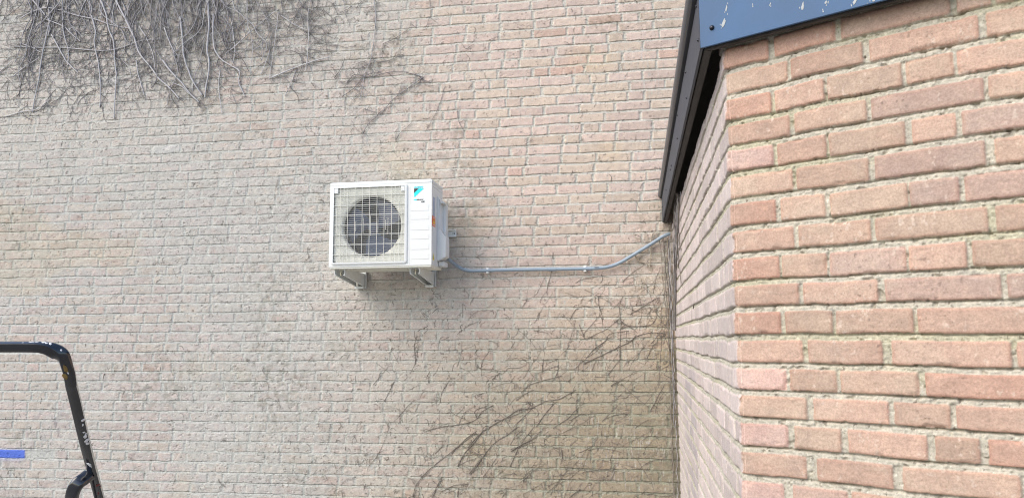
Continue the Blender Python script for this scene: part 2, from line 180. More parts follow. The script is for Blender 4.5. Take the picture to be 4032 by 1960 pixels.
# ------------------------------------------------------------------ materials
def mat(name): m = bpy.data.materials.new(name); m.use_nodes = True; return m, m.node_tree, m.node_tree.nodes['Principled BSDF']
def noise(nt, scale, detail=4, rough=.55, coord='Object', stretch=None):
    tc = nt.nodes.new('ShaderNodeTexCoord'); n = nt.nodes.new('ShaderNodeTexNoise')
    n.inputs['Scale'].default_value = scale; n.inputs['Detail'].default_value = detail; n.inputs['Roughness'].default_value = rough
    if stretch:
        mp = nt.nodes.new('ShaderNodeMapping'); mp.inputs['Scale'].default_value = stretch
        nt.links.new(tc.outputs[coord], mp.inputs[0]); nt.links.new(mp.outputs[0], n.inputs[0])
    else: nt.links.new(tc.outputs[coord], n.inputs[0])
    return n
def ramp(nt, src, stops):
    r = nt.nodes.new('ShaderNodeValToRGB'); nt.links.new(src, r.inputs[0]); e = r.color_ramp.elements
    while len(e) < len(stops): e.new(.5)
    for i, (p, c) in enumerate(stops): e[i].position = p; e[i].color = (*c, 1) if len(c) == 3 else c
    return r
def bump(nt, b, h, strength, dist=.002):
    n = nt.nodes.new('ShaderNodeBump'); n.inputs['Strength'].default_value = strength; n.inputs['Distance'].default_value = dist
    nt.links.new(h, n.inputs['Height']); nt.links.new(n.outputs[0], b.inputs['Normal']); return n
def wallmat(name, sc=1.0, bs=.6, ct=.0):
    m, nt, b = mat(name); a = nt.nodes.new('ShaderNodeAttribute'); a.attribute_name = 'albedo'
    n1 = noise(nt, 160 * sc, 5, .65); r1 = ramp(nt, n1.outputs[0], [(.25, (.80 - ct,) * 3), (.5, (1,) * 3), (.75, (1.16 + ct,) * 3)])
    n2 = noise(nt, 22, 4); r2 = ramp(nt, n2.outputs[0], [(.3, (.90, .90, .91)), (.7, (1.07, 1.06, 1.04))])
    mx = nt.nodes.new('ShaderNodeMix'); mx.data_type = 'RGBA'; mx.blend_type = 'MULTIPLY'; mx.inputs[0].default_value = 1
    nt.links.new(a.outputs['Color'], mx.inputs[6]); nt.links.new(r1.outputs[0], mx.inputs[7])
    mx2 = nt.nodes.new('ShaderNodeMix'); mx2.data_type = 'RGBA'; mx2.blend_type = 'MULTIPLY'; mx2.inputs[0].default_value = 1
    nt.links.new(mx.outputs[2], mx2.inputs[6]); nt.links.new(r2.outputs[0], mx2.inputs[7])
    nt.links.new(mx2.outputs[2], b.inputs['Base Color'])
    b.inputs['Roughness'].default_value = .93; b.inputs['Specular IOR Level'].default_value = .25
    n3 = noise(nt, 420 * sc, 3, .6); bump(nt, b, n3.outputs[0], bs, .0015)
    return m
def paint(name, col, rough=.4, var=.06, metal=0, spec=.5, sc=30, coat=0, bmp=0, stretch=None):
    m, nt, b = mat(name)
    n = noise(nt, sc, 4, stretch=stretch); lo = tuple(c * (1 - var) for c in col); hi = tuple(min(1, c * (1 + var)) for c in col)
    r = ramp(nt, n.outputs[0], [(.35, lo), (.65, hi)]); nt.links.new(r.outputs[0], b.inputs['Base Color'])
    b.inputs['Roughness'].default_value = rough; b.inputs['Metallic'].default_value = metal; b.inputs['Specular IOR Level'].default_value = spec
    b.inputs['Coat Weight'].default_value = coat; b.inputs['Coat Roughness'].default_value = .08
    r2 = nt.nodes.new('ShaderNodeMapRange'); r2.inputs[3].default_value = rough * .8; r2.inputs[4].default_value = min(1, rough * 1.25)
    nt.links.new(n.outputs[0], r2.inputs[0]); nt.links.new(r2.outputs[0], b.inputs['Roughness'])
    if bmp: n3 = noise(nt, sc * 6, 4, stretch=stretch); bump(nt, b, n3.outputs[0], bmp, .002)
    return m
def stemmat(name, lo, hi):
    m, nt, b = mat(name); a = nt.nodes.new('ShaderNodeAttribute'); a.attribute_name = 'tone'
    n = noise(nt, 60, 5); ad = nt.nodes.new('ShaderNodeMath'); ad.operation = 'ADD'
    nt.links.new(a.outputs['Fac'], ad.inputs[0]); nt.links.new(n.outputs[0], ad.inputs[1])
    mu = nt.nodes.new('ShaderNodeMath'); mu.operation = 'MULTIPLY'; mu.inputs[1].default_value = .5; nt.links.new(ad.outputs[0], mu.inputs[0])
    r = ramp(nt, mu.outputs[0], [(.25, lo), (.75, hi)]); nt.links.new(r.outputs[0], b.inputs['Base Color'])
    b.inputs['Roughness'].default_value = .9; n3 = noise(nt, 300, 3); bump(nt, b, n3.outputs[0], .5, .001); return m
M = {}
M['back'] = wallmat('aged_brick', .8, 1.0, .05); M['near'] = wallmat('salmon_brick', 1.3, .9, .07)
M['ac'] = paint('ivory_coated_steel', (.71, .73, .72), .38, .015, sc=8)
M['acg'] = paint('ivory_grille_plastic', (.66, .66, .60), .45, .02, sc=8)
M['slat'] = paint('grey_shaded_plastic_slats', (.58, .59, .56), .5, .02, sc=8)
M['cream'] = paint('cream_inner_plate', (.82, .82, .74), .5, .03, sc=8)
M['dark'] = paint('dark_cavity', (.012, .013, .016), .6, .2)
M['fan'] = paint('grey_fan_plastic', (.03, .05, .11), .3, .1)
M['galv'] = paint('pale_grey_bracket_steel', (.70, .73, .72), .42, .05, metal=0, sc=40)
M['bolt'] = paint('zinc_bolt', (.45, .40, .30), .35, .2, metal=.9)
M['cyan'] = paint('cyan_print', (.0, .72, .80), .4, .02); M['black'] = paint('black_print', (.02, .02, .02), .4, .1)
M['orange'] = paint('orange_sticker', (.72, .13, .02), .4, .05); M['yellow'] = paint('yellow_sticker', (.80, .68, .04), .4, .05)
M['white'] = paint('white_print', (.8, .8, .8), .4, .02); M['datalabel'] = paint('grey_blue_label', (.33, .40, .52), .4, .35, sc=120)
M['groove'] = paint('panel_groove', (.50, .51, .50), .5, .03)
M['pipe'] = paint('blue_grey_plastic_pipe', (.25, .32, .39), .36, .05, sc=14)
M['clip'] = paint('white_pipe_clip', (.80, .81, .80), .4, .03)
M['fascia'] = paint('sky_tinted_grey_fascia', (.036, .098, .205), .45, .12, sc=5, spec=.35, coat=0)  # blue sky reflection painted into the base colour of the grey board
M['sfascia'] = paint('untinted_grey_fascia', (.050, .058, .076), .55, .14, sc=14, spec=.4, coat=0)  # same board material as the front, without the painted sky blue
M['trim'] = paint('dark_blue_edge_trim', (.028, .038, .060), .38, .14, sc=20, spec=.6, coat=.2)
M['wood'] = paint('weathered_dark_batten', (.050, .046, .043), .75, .35, sc=40, bmp=.4, stretch=(1, .15, 1))
M['roof'] = paint('bitumen_roof', (.04, .04, .042), .9, .2, sc=30)
M['splat'] = paint('dried_white_splash', (.40, .42, .42), .8, .1, sc=200)
M['screw'] = paint('dark_steel_screw', (.05, .05, .06), .25, .2, metal=.9)
M['gloss'] = paint('chipped_black_gloss_paint', (.006, .008, .014), .16, .25, sc=40, spec=.7, coat=.7)
M['drip'] = paint('white_paint_drip', (.75, .77, .80), .35, .05, sc=200)
M['ochre'] = paint('ochre_rust', (.20, .13, .04), .6, .3, sc=80); M['red'] = paint('red_paint_smear', (.16, .03, .03), .5, .3, sc=150)
M['stemg'] = stemmat('bleached_grey_stem', (.17, .165, .18), (.50, .49, .50))
M['twigg'] = stemmat('grey_brown_twig', (.10, .092, .095), (.34, .325, .33))
M['stemb'] = stemmat('brown_dead_stem', (.12, .105, .09), (.30, .265, .23))
M['stemp'] = stemmat('pale_straw_stem', (.26, .22, .17), (.50, .44, .36))
M['moss'] = paint('grey_render_patch', (.3, .3, .27), .9, .2)

# ------------------------------------------------------------------ ground
def ground():
    m, nt, b = mat('grey_concrete_pavers')
    n = noise(nt, 3, 6); r = ramp(nt, n.outputs[0], [(.3, (.15, .145, .13)), (.7, (.25, .24, .22))]); 
    tc = nt.nodes.new('ShaderNodeTexCoord'); br = nt.nodes.new('ShaderNodeTexBrick'); br.inputs['Scale'].default_value = 1
    br.inputs['Brick Width'].default_value = .3; br.inputs['Row Height'].default_value = .3; br.inputs['Mortar Size'].default_value = .006
    br.offset = .5; nt.links.new(tc.outputs['Object'], br.inputs[0]); nt.links.new(r.outputs[0], br.inputs['Color1']); nt.links.new(r.outputs[0], br.inputs['Color2'])
    br.inputs['Mortar'].default_value = (.1, .1, .09, 1); nt.links.new(br.outputs[0], b.inputs['Base Color']); b.inputs['Roughness'].default_value = .9
    me = bpy.data.meshes.new('ground'); R = 300
    me.from_pydata([(-R, -R, 0), (R, -R, 0), (R, R, 0), (-R, R, 0)], [], [(0, 1, 2, 3)])
    o = fromdata('ground', me, m); tag(o, kind='structure')
ground()

# ------------------------------------------------------------------ back wall (relief of hand-laid bricks)
def backwall():
    xs = np.concatenate([np.arange(-8.2, -5.35, .012), np.arange(-5.35, .30, .0052), np.arange(.30, 2.2, .010)])
    zs = np.concatenate([np.arange(0, .40, .008), np.arange(.40, 4.50, .0029), np.arange(4.50, 5.6, .008)])
    z0 = 1.6 + .05 * C; nlo = int(math.ceil(z0 / C)) + 1
    zb = z0 + C * np.arange(-nlo, 60) ; zb = zb + RS.uniform(-.0018, .0018, len(zb))
    rows = [randrow(-8.6, 2.4) for _ in zb]
    bx = D['blue']; zblue = (bx[0][2] + bx[1][2]) / 2; rb = int(np.searchsorted(zb, zblue) - 1)
    R = [tuple(q) for q in rows[rb] if q[1] < -4.90 or q[0] > -4.63]; R.append((-4.875, -4.6487)); rows[rb] = np.array(sorted(R))
    X, Z = np.meshgrid(xs, zs); sh = X.shape; X = X.ravel(); Z = Z.ravel()
    g = lay(X, Z, zb, rows, .775, wob=.0028, seed=3, edge=.0034)
    # where the mortar slurry was smeared over the bricks
    right = sst(-1.9, -.2, X); up = sst(1.9, 3.4, Z)
    clean = np.clip(right * (.35 + .75 * up) + .25 * up * sst(-2.6, -1.2, X), 0, 1)
    patch = fbm(X * .9, Z * 1.1, 21, 4)
    smear = np.clip(.95 - .62 * clean + (patch - .5) * .9, .05, 1)
    bh_ = hsh(g['bid'], 1)
    face = (bh_ - .5) * .0022 + (fbm(X * 38, Z * 38, 31, 4) - .5) * .0048 * (.55 + .6 * smear)
    gouge = sst(.66, .80, fbm(X * 55, Z * 75, 37, 3)); face = face - gouge * .0026 * (.4 + smear)
    line = sst(.64, .88, g['t']) * sst(.0, .35, fbm(X * 9, Z * 14, 41, 3) - .18)
    depth = mix(.0110, .0080, smear)
    mort = -.0022 * (1 - smear * .6) - line * depth + (fbm(X * 120, Z * 120, 43, 3) - .5) * .0030
    hl = g['head']; e = np.minimum(np.abs(g['dl'] - 0), np.abs(g['dr']))
    mort = np.where(hl, -.0030 - .004 * (1 - smear) - .0025 * sst(.003, .0, e) + (fbm(X * 120, Z * 120, 45, 3) - .5) * .003, mort)
    h = g['m'] * face + (1 - g['m']) * mort
    h = h + (fbm(X * .7, Z * .7, 51, 2) - .5) * .010
    # albedo
    b1 = hsh(g['bid'], 2)[:, None]; b2 = hsh(g['bid'], 3)[:, None]; b3 = hsh(g['bid'], 4)[:, None]
    pink = np.array([.545, .432, .375]); tan = np.array([.53, .435, .352]); red = np.array([.49, .32, .26]); olive = np.array([.31, .27, .195]); grey = np.array([.46, .415, .375])
    warm = mix(pink, tan, sst(.45, .75, b1)); warm = mix(warm, red, sst(.93, .98, b2) * .6)
    lowr = (sst(-2.6, -.3, X) * sst(2.0, .9, Z))[:, None]  # olive algae stain of the lower right, annex shade mixed into it
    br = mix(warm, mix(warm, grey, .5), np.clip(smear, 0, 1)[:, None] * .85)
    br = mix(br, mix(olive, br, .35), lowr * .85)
    br = br * (.92 + .16 * b3) * (.90 + .20 * fbm(X * 28, Z * 50, 61, 4))[:, None]
    br = mix(br, np.array([.58, .56, .53]), (sst(.988, .992, hsh(g['bid'], 6)) * sst(-2., -3., X) * .8)[:, None])
    mo = mix(np.array([.52, .495, .445]), np.array([.48, .47, .42]), fbm(X * 4, Z * 4, 63, 3)[:, None]) * (.80 + .40 * fbm(X * 110, Z * 110, 65, 3))[:, None]
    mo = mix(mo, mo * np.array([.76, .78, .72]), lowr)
    sm = (sst(.45, .72, fbm(X * 26, Z * 30, 67, 5) * .55 + smear * .42) * .62 * smear)[:, None]
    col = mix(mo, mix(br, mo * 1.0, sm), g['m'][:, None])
    col = col * (1 + .07 * clean)[:, None]
    cool = (sst(-.6, -2.9, X) * (.6 + .4 * sst(3.6, 2.4, Z)))[:, None]; col = mix(col, col * np.array([.92, .97, 1.025]), cool)
    col = mix(col, col * np.array([.74, .75, .71]), (sst(-1.9, .25, X) * sst(2.05, 1.1, Z))[:, None])  # further darkening towards the annex corner, its shade painted in
    yel = (sst(.60, .72, fbm(X * 1.1 + 40, Z * 1.6, 69, 3)) * .5)[:, None]; col = mix(col, col * np.array([1.03, .95, .80]), yel)
    # lime streaks, soil specks
    st = sst(.70, .84, fbm(X * 150, Z * 20, 71, 2))[:, None] * (.25 + .3 * sst(.4, .7, fbm(X * 3, Z * 3, 73, 2)))[:, None]
    col = mix(col, np.array([.52, .52, .49]), st)
    sp = (sst(.735, .80, fbm(X * 62, Z * 46, 75, 3)) * .60)[:, None]; col = mix(col, np.array([.13, .115, .10]), sp)
    dirt = sst(.50, .80, fbm(X * 2.0 + 11, Z * 1.7, 79, 4))[:, None] * sst(.46, .62, fbm(X * 34, Z * 34, 77, 4))[:, None]
    col = mix(col, col * np.array([.66, .66, .62]), dirt * .75)
    col = mix(col, np.array([.17, .165, .19]), (sst(.56, .66, fbm(X * 30, Z * 30, 81, 4)) * np.exp(-(((X + 4.45) / .12) ** 2 + ((Z - .98) / .16) ** 2)) * .6)[:, None])
    # blue sprayed brick
    wv = (fbm(X * 30, Z * 30, 83, 3) - .5) * .012; zc = .7545 + 0 * X
    ins = sst(-.003, .003, -4.6487 - X + wv * .5) * sst(-.004, .003, Z - (zc - .030) + wv * .6) * sst(-.004, .003, (zc + .031) - Z + wv * .3)
    halo = sst(-4.635, -4.70, X) * sst(zc - .075, zc - .03, Z) * sst(zc + .055, zc + .03, Z) * .35
    col = mix(col, np.array([.36, .37, .60]), halo[:, None]); col = mix(col, np.array([.045, .13, .60]), (ins * .86)[:, None])
    V = np.stack([X, WALLY - h, Z], 1); ny, nx = sh
    i = (np.arange(ny - 1)[:, None] * nx + np.arange(nx - 1)[None]).ravel()
    Q = np.stack([i, i + 1, i + nx + 1, i + nx], 1)
    me = gridmesh('brick_wall', V, Q)
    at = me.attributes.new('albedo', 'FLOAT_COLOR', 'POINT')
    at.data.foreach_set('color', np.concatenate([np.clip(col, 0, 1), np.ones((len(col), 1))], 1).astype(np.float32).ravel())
    wall = empty('garden_brick_wall', (-2.9, WALLY, 0))
    tag(wall, 'long pale mortar-smeared brick wall behind the outdoor air conditioner unit', 'wall')
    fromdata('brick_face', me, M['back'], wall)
    b = MB(); b.box(-8.2, 2.2, WALLY + .03, WALLY + .25, 0, 5.6); b.build('wall_core', M['moss'], wall)
backwall()

# ------------------------------------------------------------------ right-hand building
SA = Vector((.2650, 2.1119, 0)); SB = Vector((.2741, WALLY, 0)); ANG = k_['a']
DF = Vector((math.cos(ANG), -math.sin(ANG), 0)); NF = Vector((-math.sin(ANG), -math.cos(ANG), 0))
DS = (SB - SA).normalized(); NS = Vector((-DS.y, DS.x, 0)); LS = (SB - SA).length
bld = empty('brick_annex', (SA.x, SA.y, 0))
tag(bld, 'salmon brick annex with sky-tinted grey roof edge standing at the right', 'building')
def annex_wall():
    us = np.concatenate([-np.arange(LS, .35, -.0058), -np.arange(.35, .012, -.003), np.arange(-.012, .012, .0012), np.arange(.012, .80, .0022), np.arange(.80, 2.6, .012)])
    zs = np.concatenate([np.arange(0, .42, .008), np.arange(.42, 1.10, .0030), np.arange(1.10, 2.46, .0023), np.arange(2.46, 2.62, .006)])
    fr = D['front_rows'][::-1]; zb = [q[0] for q in fr]
    rr = [[tuple(x) for x in q[1]] for q in fr]
    while zb[0] > 0: zb.insert(0, zb[0] - C); rr.insert(0, None)
    while zb[-1] < 2.75: zb.append(zb[-1] + C); rr.append(None)
    rows = []
    for k, f in enumerate(rr):
        if f is None: f = [(0, .12 if k % 2 else .17)]; 
        f = list(f); x = f[-1][1] + .017
        while x < 2.8:
            L = .103 if random.random() < .33 else .2345
            f.append((x, x + L)); x += L + .0175 * random.uniform(.75, 1.25)
        w0 = .095 if k % 2 else .20                       # return of the corner brick on the side face
        f[0] = (-w0, f[0][1]); x = -w0 - .015
        while x > -LS - .3:
            L = .103 if random.random() < .42 else .2345
            f.insert(0, (x - L, x)); x -= L + .015 * random.uniform(.7, 1.3)
        rows.append(np.array(f))
    zb = np.array(zb)
    U, Z = np.meshgrid(us, zs); sh = U.shape; U = U.ravel(); Z = Z.ravel()
    g = lay(U, Z, zb, rows, .775, wob=.0015, seed=8, edge=.0030)
    side = U < -.004; sd = sst(.004, -.012, U)
    b_ = g['bid']; tiltx = (hsh(b_, 8) - .5) * .003
    face = (hsh(b_, 1) - .5) * .003 + (fbm(U * 30, Z * 30, 91, 4) - .5) * .0020 + (fbm(U * 160, Z * 160, 93, 3) - .5) * .0009
    crease = .6 * sst(.62, .72, fbm(U * 46 + hsh(b_, 9) * 9, Z * 80, 95, 3)); face -= crease * .0012
    chip = sst(.60, .80, fbm(U * 18, Z * 18, 96, 3)) * sst(.012, .0, g['ins']); face -= chip * .005
    face -= .0018 * sst(.006, 0, g['ins'])
    sand = fbm(U * 210, Z * 210, 97, 3) - .5
    mort = -.0045 - .0035 * (1 - g['t']) * 0 - sst(.50, .95, g['t']) * .0078 * (.6 + .7 * fbm(U * 6, Z * 9, 99, 2)) + sand * .0066 + (fbm(U * 50, Z * 50, 98, 3) - .5) * .004
    hd = -.0060 + sand * .005 + (fbm(U * 40, Z * 40, 100, 3) - .5) * .006
    mort = np.where(g['head'], hd, mort)
    hole = sst(.73, .78, fbm(U * 60, Z * 60, 101, 2)); mort -= hole * .006
    h = g['m'] * face + (1 - g['m']) * mort
    # albedo
    k = (hsh(b_, 2) * 5.999).astype(int); k = np.where((k == 4) & (hsh(b_, 3) < .75), 0, k); k = np.where((k == 3) & (hsh(b_, 3) < .5), 5, k); c0 = PAL[k]
    # bricks whose own colour stands out in the photograph: (row from the top, brick from the corner) -> colour
    base = [0]
    for r in rows: base.append(base[-1] + len(r))
    nt_ = len(fr); first = {}
    for j in range(len(rows)):
        first[j] = int(np.searchsorted(rows[j][:, 1], 0.0))
    r0 = next(i for i, f in enumerate(rr) if f is not None)
    SPEC = {(0, 0): 3, (0, 1): 3, (0, 2): 0, (1, 0): 1, (1, 1): 0, (1, 2): 0, (1, 3): 1, (2, 0): 3, (2, 1): 0, (2, 2): 1, (2, 3): 1, (2, 4): 0, (3, 0): 0, (3, 1): 1, (3, 2): 2, (3, 3): 1, (4, 0): 4, (4, 1): 0,
            (4, 2): 1, (4, 3): 0, (4, 4): 2, (5, 0): 1, (5, 1): 1, (5, 2): 2, (5, 3): 1, (6, 0): 3, (6, 1): 1, (6, 2): 1, (6, 3): 2, (6, 4): 2, (7, 0): 0, (7, 1): 1, (7, 2): 1, (7, 3): 5, (8, 0): 3, (8, 1): 1, (8, 2): 2, (8, 3): 0,
            (9, 0): 0, (9, 1): 0, (9, 2): 2, (9, 3): 2, (10, 0): 3, (10, 1): 5, (10, 2): 1, (10, 3): 0, (11, 0): 0, (11, 1): 0, (11, 2): 0, (12, 0): 4, (12, 1): 1, (12, 2): 1, (12, 3): 3, (13, 0): 5, (13, 1): 0, (13, 2): 1, (13, 3): 0,
            (14, 0): 4, (14, 1): 1, (14, 2): 0, (14, 3): 5, (14, 4): 3, (15, 0): 0, (15, 1): 0, (15, 2): 1, (16, 0): 4, (16, 1): 2, (16, 2): 0}
    for (rt, q), c in SPEC.items():
        j = r0 + nt_ - 1 - rt; m_ = (b_ == base[j] + first[j] + q); c0[m_] = PAL[c]
    sv = hsh(b_, 4)[:, None]; br = c0 * (.90 + .2 * sv)
    br = mix(br, br * np.array([1.04, 1.14, 1.15]), (sst(.40, .66, fbm(U * 9, Z * 16, 103, 4)) * .45)[:, None])
    br = mix(br, br * np.array([.98, .84, .80]), (sst(.012, .002, g['ins']) * .55)[:, None])
    br = br * (.90 + .2 * fbm(U * 90, Z * 90, 105, 4))[:, None]
    # side face paler and pinker, sky light painted in, with a band of smoke-grey bricks
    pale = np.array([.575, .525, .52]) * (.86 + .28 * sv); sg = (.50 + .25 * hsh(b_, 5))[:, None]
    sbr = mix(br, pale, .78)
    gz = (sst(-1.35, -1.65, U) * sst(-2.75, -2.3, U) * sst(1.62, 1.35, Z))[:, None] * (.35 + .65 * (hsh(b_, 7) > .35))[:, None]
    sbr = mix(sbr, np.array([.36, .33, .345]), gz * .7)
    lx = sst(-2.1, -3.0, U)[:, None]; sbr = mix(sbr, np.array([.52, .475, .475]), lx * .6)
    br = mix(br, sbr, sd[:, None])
    fl = sst(.70, .76, fbm(U * 110, Z * 75, 107, 3)) * sst(.45, .62, fbm(U * 14, Z * 14, 109, 2)); br = mix(br, np.array([.62, .52, .44]), (fl * .55)[:, None])
    pit = sst(.78, .82, fbm(U * 130, Z * 130, 111, 2)); br = mix(br, br * .5, (pit * sst(.5, .7, fbm(U * 5, Z * 5, 112, 2)) * .7)[:, None])
    mo = np.array([.475, .445, .37]) * (.76 + .48 * fbm(U * 150, Z * 150, 113, 4))[:, None]
    grit = sst(.80, .86, fbm(U * 170, Z * 170, 115, 2))[:, None]; mo = mix(mo, np.array([.66, .64, .56]), grit * .8)
    dk = sst(.78, .84, fbm(U * 140, Z * 140, 117, 2))[:, None]; mo = mix(mo, np.array([.12, .10, .08]), dk * .7)
    grn = (sst(.45, .70, fbm(U * 3, Z * 12, 119, 3)) * .55)[:, None]; mo = mix(mo, mo * np.array([.88, .90, .72]), grn)
    soil = (sst(.60, .95, g['t']) * sst(.40, .66, fbm(U * 10, Z * 30, 121, 3)) * (~g['head']))[:, None]
    mo = mix(mo, np.array([.17, .125, .065]), soil * .6)
    mo = mix(mo, mo * np.array([1., 1.02, 1.03]), sd[:, None])
    col = mix(mo, br, g['m'][:, None])
    slv = sst(.80, .90, fbm(U * 120 + 7, Z * 12, 123, 2))[:, None] * sd[:, None]; col = mix(col, np.array([.60, .57, .54]), slv * .5)
    P = np.zeros((len(U), 3)); a = U[:, None]
    Pf = np.array(SA)[None] + np.array(DF)[None] * a; Ps = np.array(SA)[None] + np.array(DS)[None] * (-a)
    P = np.where(a >= 0, Pf, Ps)
    t = sst(-.010, .010, U)[:, None]; Nn = mix(np.array(NS)[None], np.array(NF)[None], t); Nn /= np.linalg.norm(Nn, axis=1)[:, None]
    rnd = .0015 * np.exp(-(U / .005) ** 2)
    odd = (g['ri'] % 2); rj = RS.uniform(-1, 1, len(zb) + 2)[g['ri']]; h = h + np.exp(-(U / .03) ** 2) * ((odd - .5) * .004 + rj * .0022) - rnd - sst(.50, .78, fbm(U * 38, Z * 34, 133, 3)) * np.exp(-(U / .010) ** 2) * .0075
    h = h - .13 * sst(-.10, -.16, U) * (Z > 2.368 + .022 * fbm(U * 6, Z * 0, 131, 3))      # ragged open top under the eave
    P = P + Nn * h[:, None]; P[:, 2] = Z
    ny, nx = sh; i = (np.arange(ny - 1)[:, None] * nx + np.arange(nx - 1)[None]).ravel()
    me = gridmesh('brick_face', P, np.stack([i, i + 1, i + nx + 1, i + nx], 1))
    at = me.attributes.new('albedo', 'FLOAT_COLOR', 'POINT')
    at.data.foreach_set('color', np.concatenate([np.clip(col, 0, 1), np.ones((len(col), 1))], 1).astype(np.float32).ravel())
    fromdata('brick_face', me, M['near'], bld)
annex_wall()
ZB, ZT = 2.397, 2.556
def roof_edge():
    def fp(s, o, z): v = SA + DF * s + NF * o; return (v.x, v.y, z)
    def sp(d, o, z): v = SA + DS * d + NS * o; return (v.x, v.y, z)
    # mitre of two offset lines
    def cor(os, of):
        A = SA + NS * os; B = SA + NF * of
        t = ((B - A).cross(DF)).z / (DS.cross(DF)).z
        return A + DS * t
    os_, of_ = .0645, .0527
    def board(name, o1s, o2s, o1f, o2f, z0, z1, mside, mfront, bev=.0008):
        a = cor(o1s, o1f); b = cor(o2s, o2f)
        s1 = SA + DS * (LS - .004) + NS * o1s; s2 = SA + DS * (LS - .004) + NS * o2s
        e1 = SA + DF * 2.6 + NF * o1f; e2 = SA + DF * 2.6 + NF * o2f
        q = MB(); q.prism([(p.x, p.y, z0) for p in (a, s1, s2, b)], (0, 0, z1 - z0), bev); q.build(name[0], mside, bld)
        q = MB(); q.prism([(p.x, p.y, z0) for p in (a, b, e2, e1)], (0, 0, z1 - z0), bev); return q.build(name[1], mfront, bld)
    board(('side_fascia', 'front_fascia'), os_, os_ - .008, of_, of_ - .008, ZB, ZT, M['sfascia'], M['fascia'])
    board(('side_batten', 'front_batten'), os_ - .0115, os_ - .033, of_ - .012, of_ - .030, ZB - .004, ZT, M['wood'], M['wood'], .002)
    board(('edge_lip', 'edge_lip'), os_ + .011, os_ - .01, of_ + .011, of_ - .01, ZT + .010, ZT + .0135, M['sfascia'], M['sfascia'], .0005)
    # rounded trim above the lip
    for part in (0, 1):
        prof = [(.011, .0137), (.019, .018), (.0245, .026), (.026, .037), (.024, .048), (.017, .058), (.004, .064), (-.03, .064), (-.03, .0137)]
        V = []; ends = []
        for e in (0, 1):
            for o, z in prof:
                if e == 0: p = cor(os_ + o, of_ + o)
                else: p = (SA + DS * (LS - .004) + NS * (os_ + o)) if part == 0 else (SA + DF * 2.6 + NF * (of_ + o))
                V.append((p.x, p.y, ZT + z))
        n = len(prof); Fs = [(i, (i + 1) % n, n + (i + 1) % n, n + i) for i in range(n)] + [tuple(range(n)), tuple(range(2 * n - 1, n - 1, -1))]
        me = bpy.data.meshes.new('edge_trim'); me.from_pydata(V, [], Fs); o = fromdata('edge_trim', me, M['trim'], bld)
        b2 = bmesh.new(); b2.from_mesh(me); bmesh.ops.recalc_face_normals(b2, faces=b2.faces); b2.to_mesh(me); b2.free(); autosmooth(o, 50)
    # roof slab
    a = cor(os_ - .02, of_ - .02); s1 = SA + DS * (LS - .01) + NS * (os_ - .02); e1 = SA + DF * 2.6 + NF * (of_ - .02)
    q = MB(); q.prism([(a.x, a.y, ZT + .02), (s1.x, s1.y, ZT + .02), (e1.x + .6, s1.y, ZT + .02), (e1.x + .6, e1.y, ZT + .02), (e1.x, e1.y, ZT + .02)], (0, 0, .035)); q.build('roof', M['roof'], bld)
    fro = [o for o in bld.children if o.name.startswith('front_fascia')][0]; sid = [o for o in bld.children if o.name.startswith('side_fascia')][0]
    # paint splashes on the front fascia: irregular, lying 0.6 mm proud
    for s, z, w_, h_, tl in D['marks']:
        q = MB(); n = 11 if h_ > .012 else 7; pts = []
        for half in range(2):
            pass
        for i in range(n):
            t = i / n * 2 * math.pi; rr_ = random.uniform(.55, 1.15); a_ = math.cos(t) * w_ * .5 * rr_; b_ = math.sin(t) * h_ * .5 * rr_
            sx = a_ * math.cos(tl) + b_ * math.sin(tl); zz = -a_ * math.sin(tl) + b_ * math.cos(tl)
            zz = max(zz, ZB + .002 - z)
            v = SA + DF * (s + sx) + NF * (of_ + .0003); pts.append((v.x, v.y, z + zz))
        q.prism(pts, NF * .0006); q.build('paint_splash', M['splat'], fro)
        for i in range(random.randint(1, 3)):
            t = random.uniform(0, 6.28); dx = math.cos(t) * w_; dz = math.sin(t) * h_ * .8
            if z + dz < ZB + .004: continue
            v = SA + DF * (s + dx) + NF * of_; MB().ball((v.x, v.y, z + dz), .0016, (1, .3, 1.6), n=5).build('paint_splash', M['splat'], fro)
    for s, z in D['fscrew'] + [[.62, 2.4457], [1.25, 2.4457]]:
        v = SA + DF * s + NF * of_; q = MB(); q.ball((v.x, v.y, z), .0072, (1, 1, 1), Matrix.Identity(3), 8); q.build('screw', M['screw'], fro, True)
    for y, z in D['sscrew']:
        d = (y - SA.y) / DS.y; v = SA + DS * d + NS * os_; q = MB(); q.ball((v.x, v.y, z), .0048, n=6); q.build('screw', M['screw'], sid, True)
roof_edge()

# ------------------------------------------------------------------ air conditioner
AX0, AX1, AY0, AY1, AZ0, AZ1 = -2.037, -1.3195, 4.879, 5.171, 2.0914, 2.673
ac = empty('air_conditioner', ((AX0 + AX1) / 2, (AY0 + AY1) / 2, AZ0))
tag(ac, 'white outdoor air conditioner unit with square fan grille on wall brackets', 'air conditioner')
def textmesh(s, size, name, mat_, parent, loc, shear=0, bold=0, sx=1.0, dep=.0006, rot=None):
    cu = bpy.data.curves.new(name, 'FONT'); cu.body = s; cu.size = size; cu.extrude = dep; cu.shear = shear; cu.offset = bold
    o = bpy.data.objects.new('tmp', cu); COL.objects.link(o); dg = bpy.context.evaluated_depsgraph_get()
    me = bpy.data.meshes.new_from_object(o.evaluated_get(dg)); bpy.data.objects.remove(o)
    me.materials.clear()
    R = rot if rot is not None else Matrix.Rotation(math.pi / 2, 4, 'X')
    me.transform(Matrix.Translation(loc) @ R @ Matrix.Diagonal((sx, 1, 1, 1)))
    return fromdata(name, me, mat_, parent)
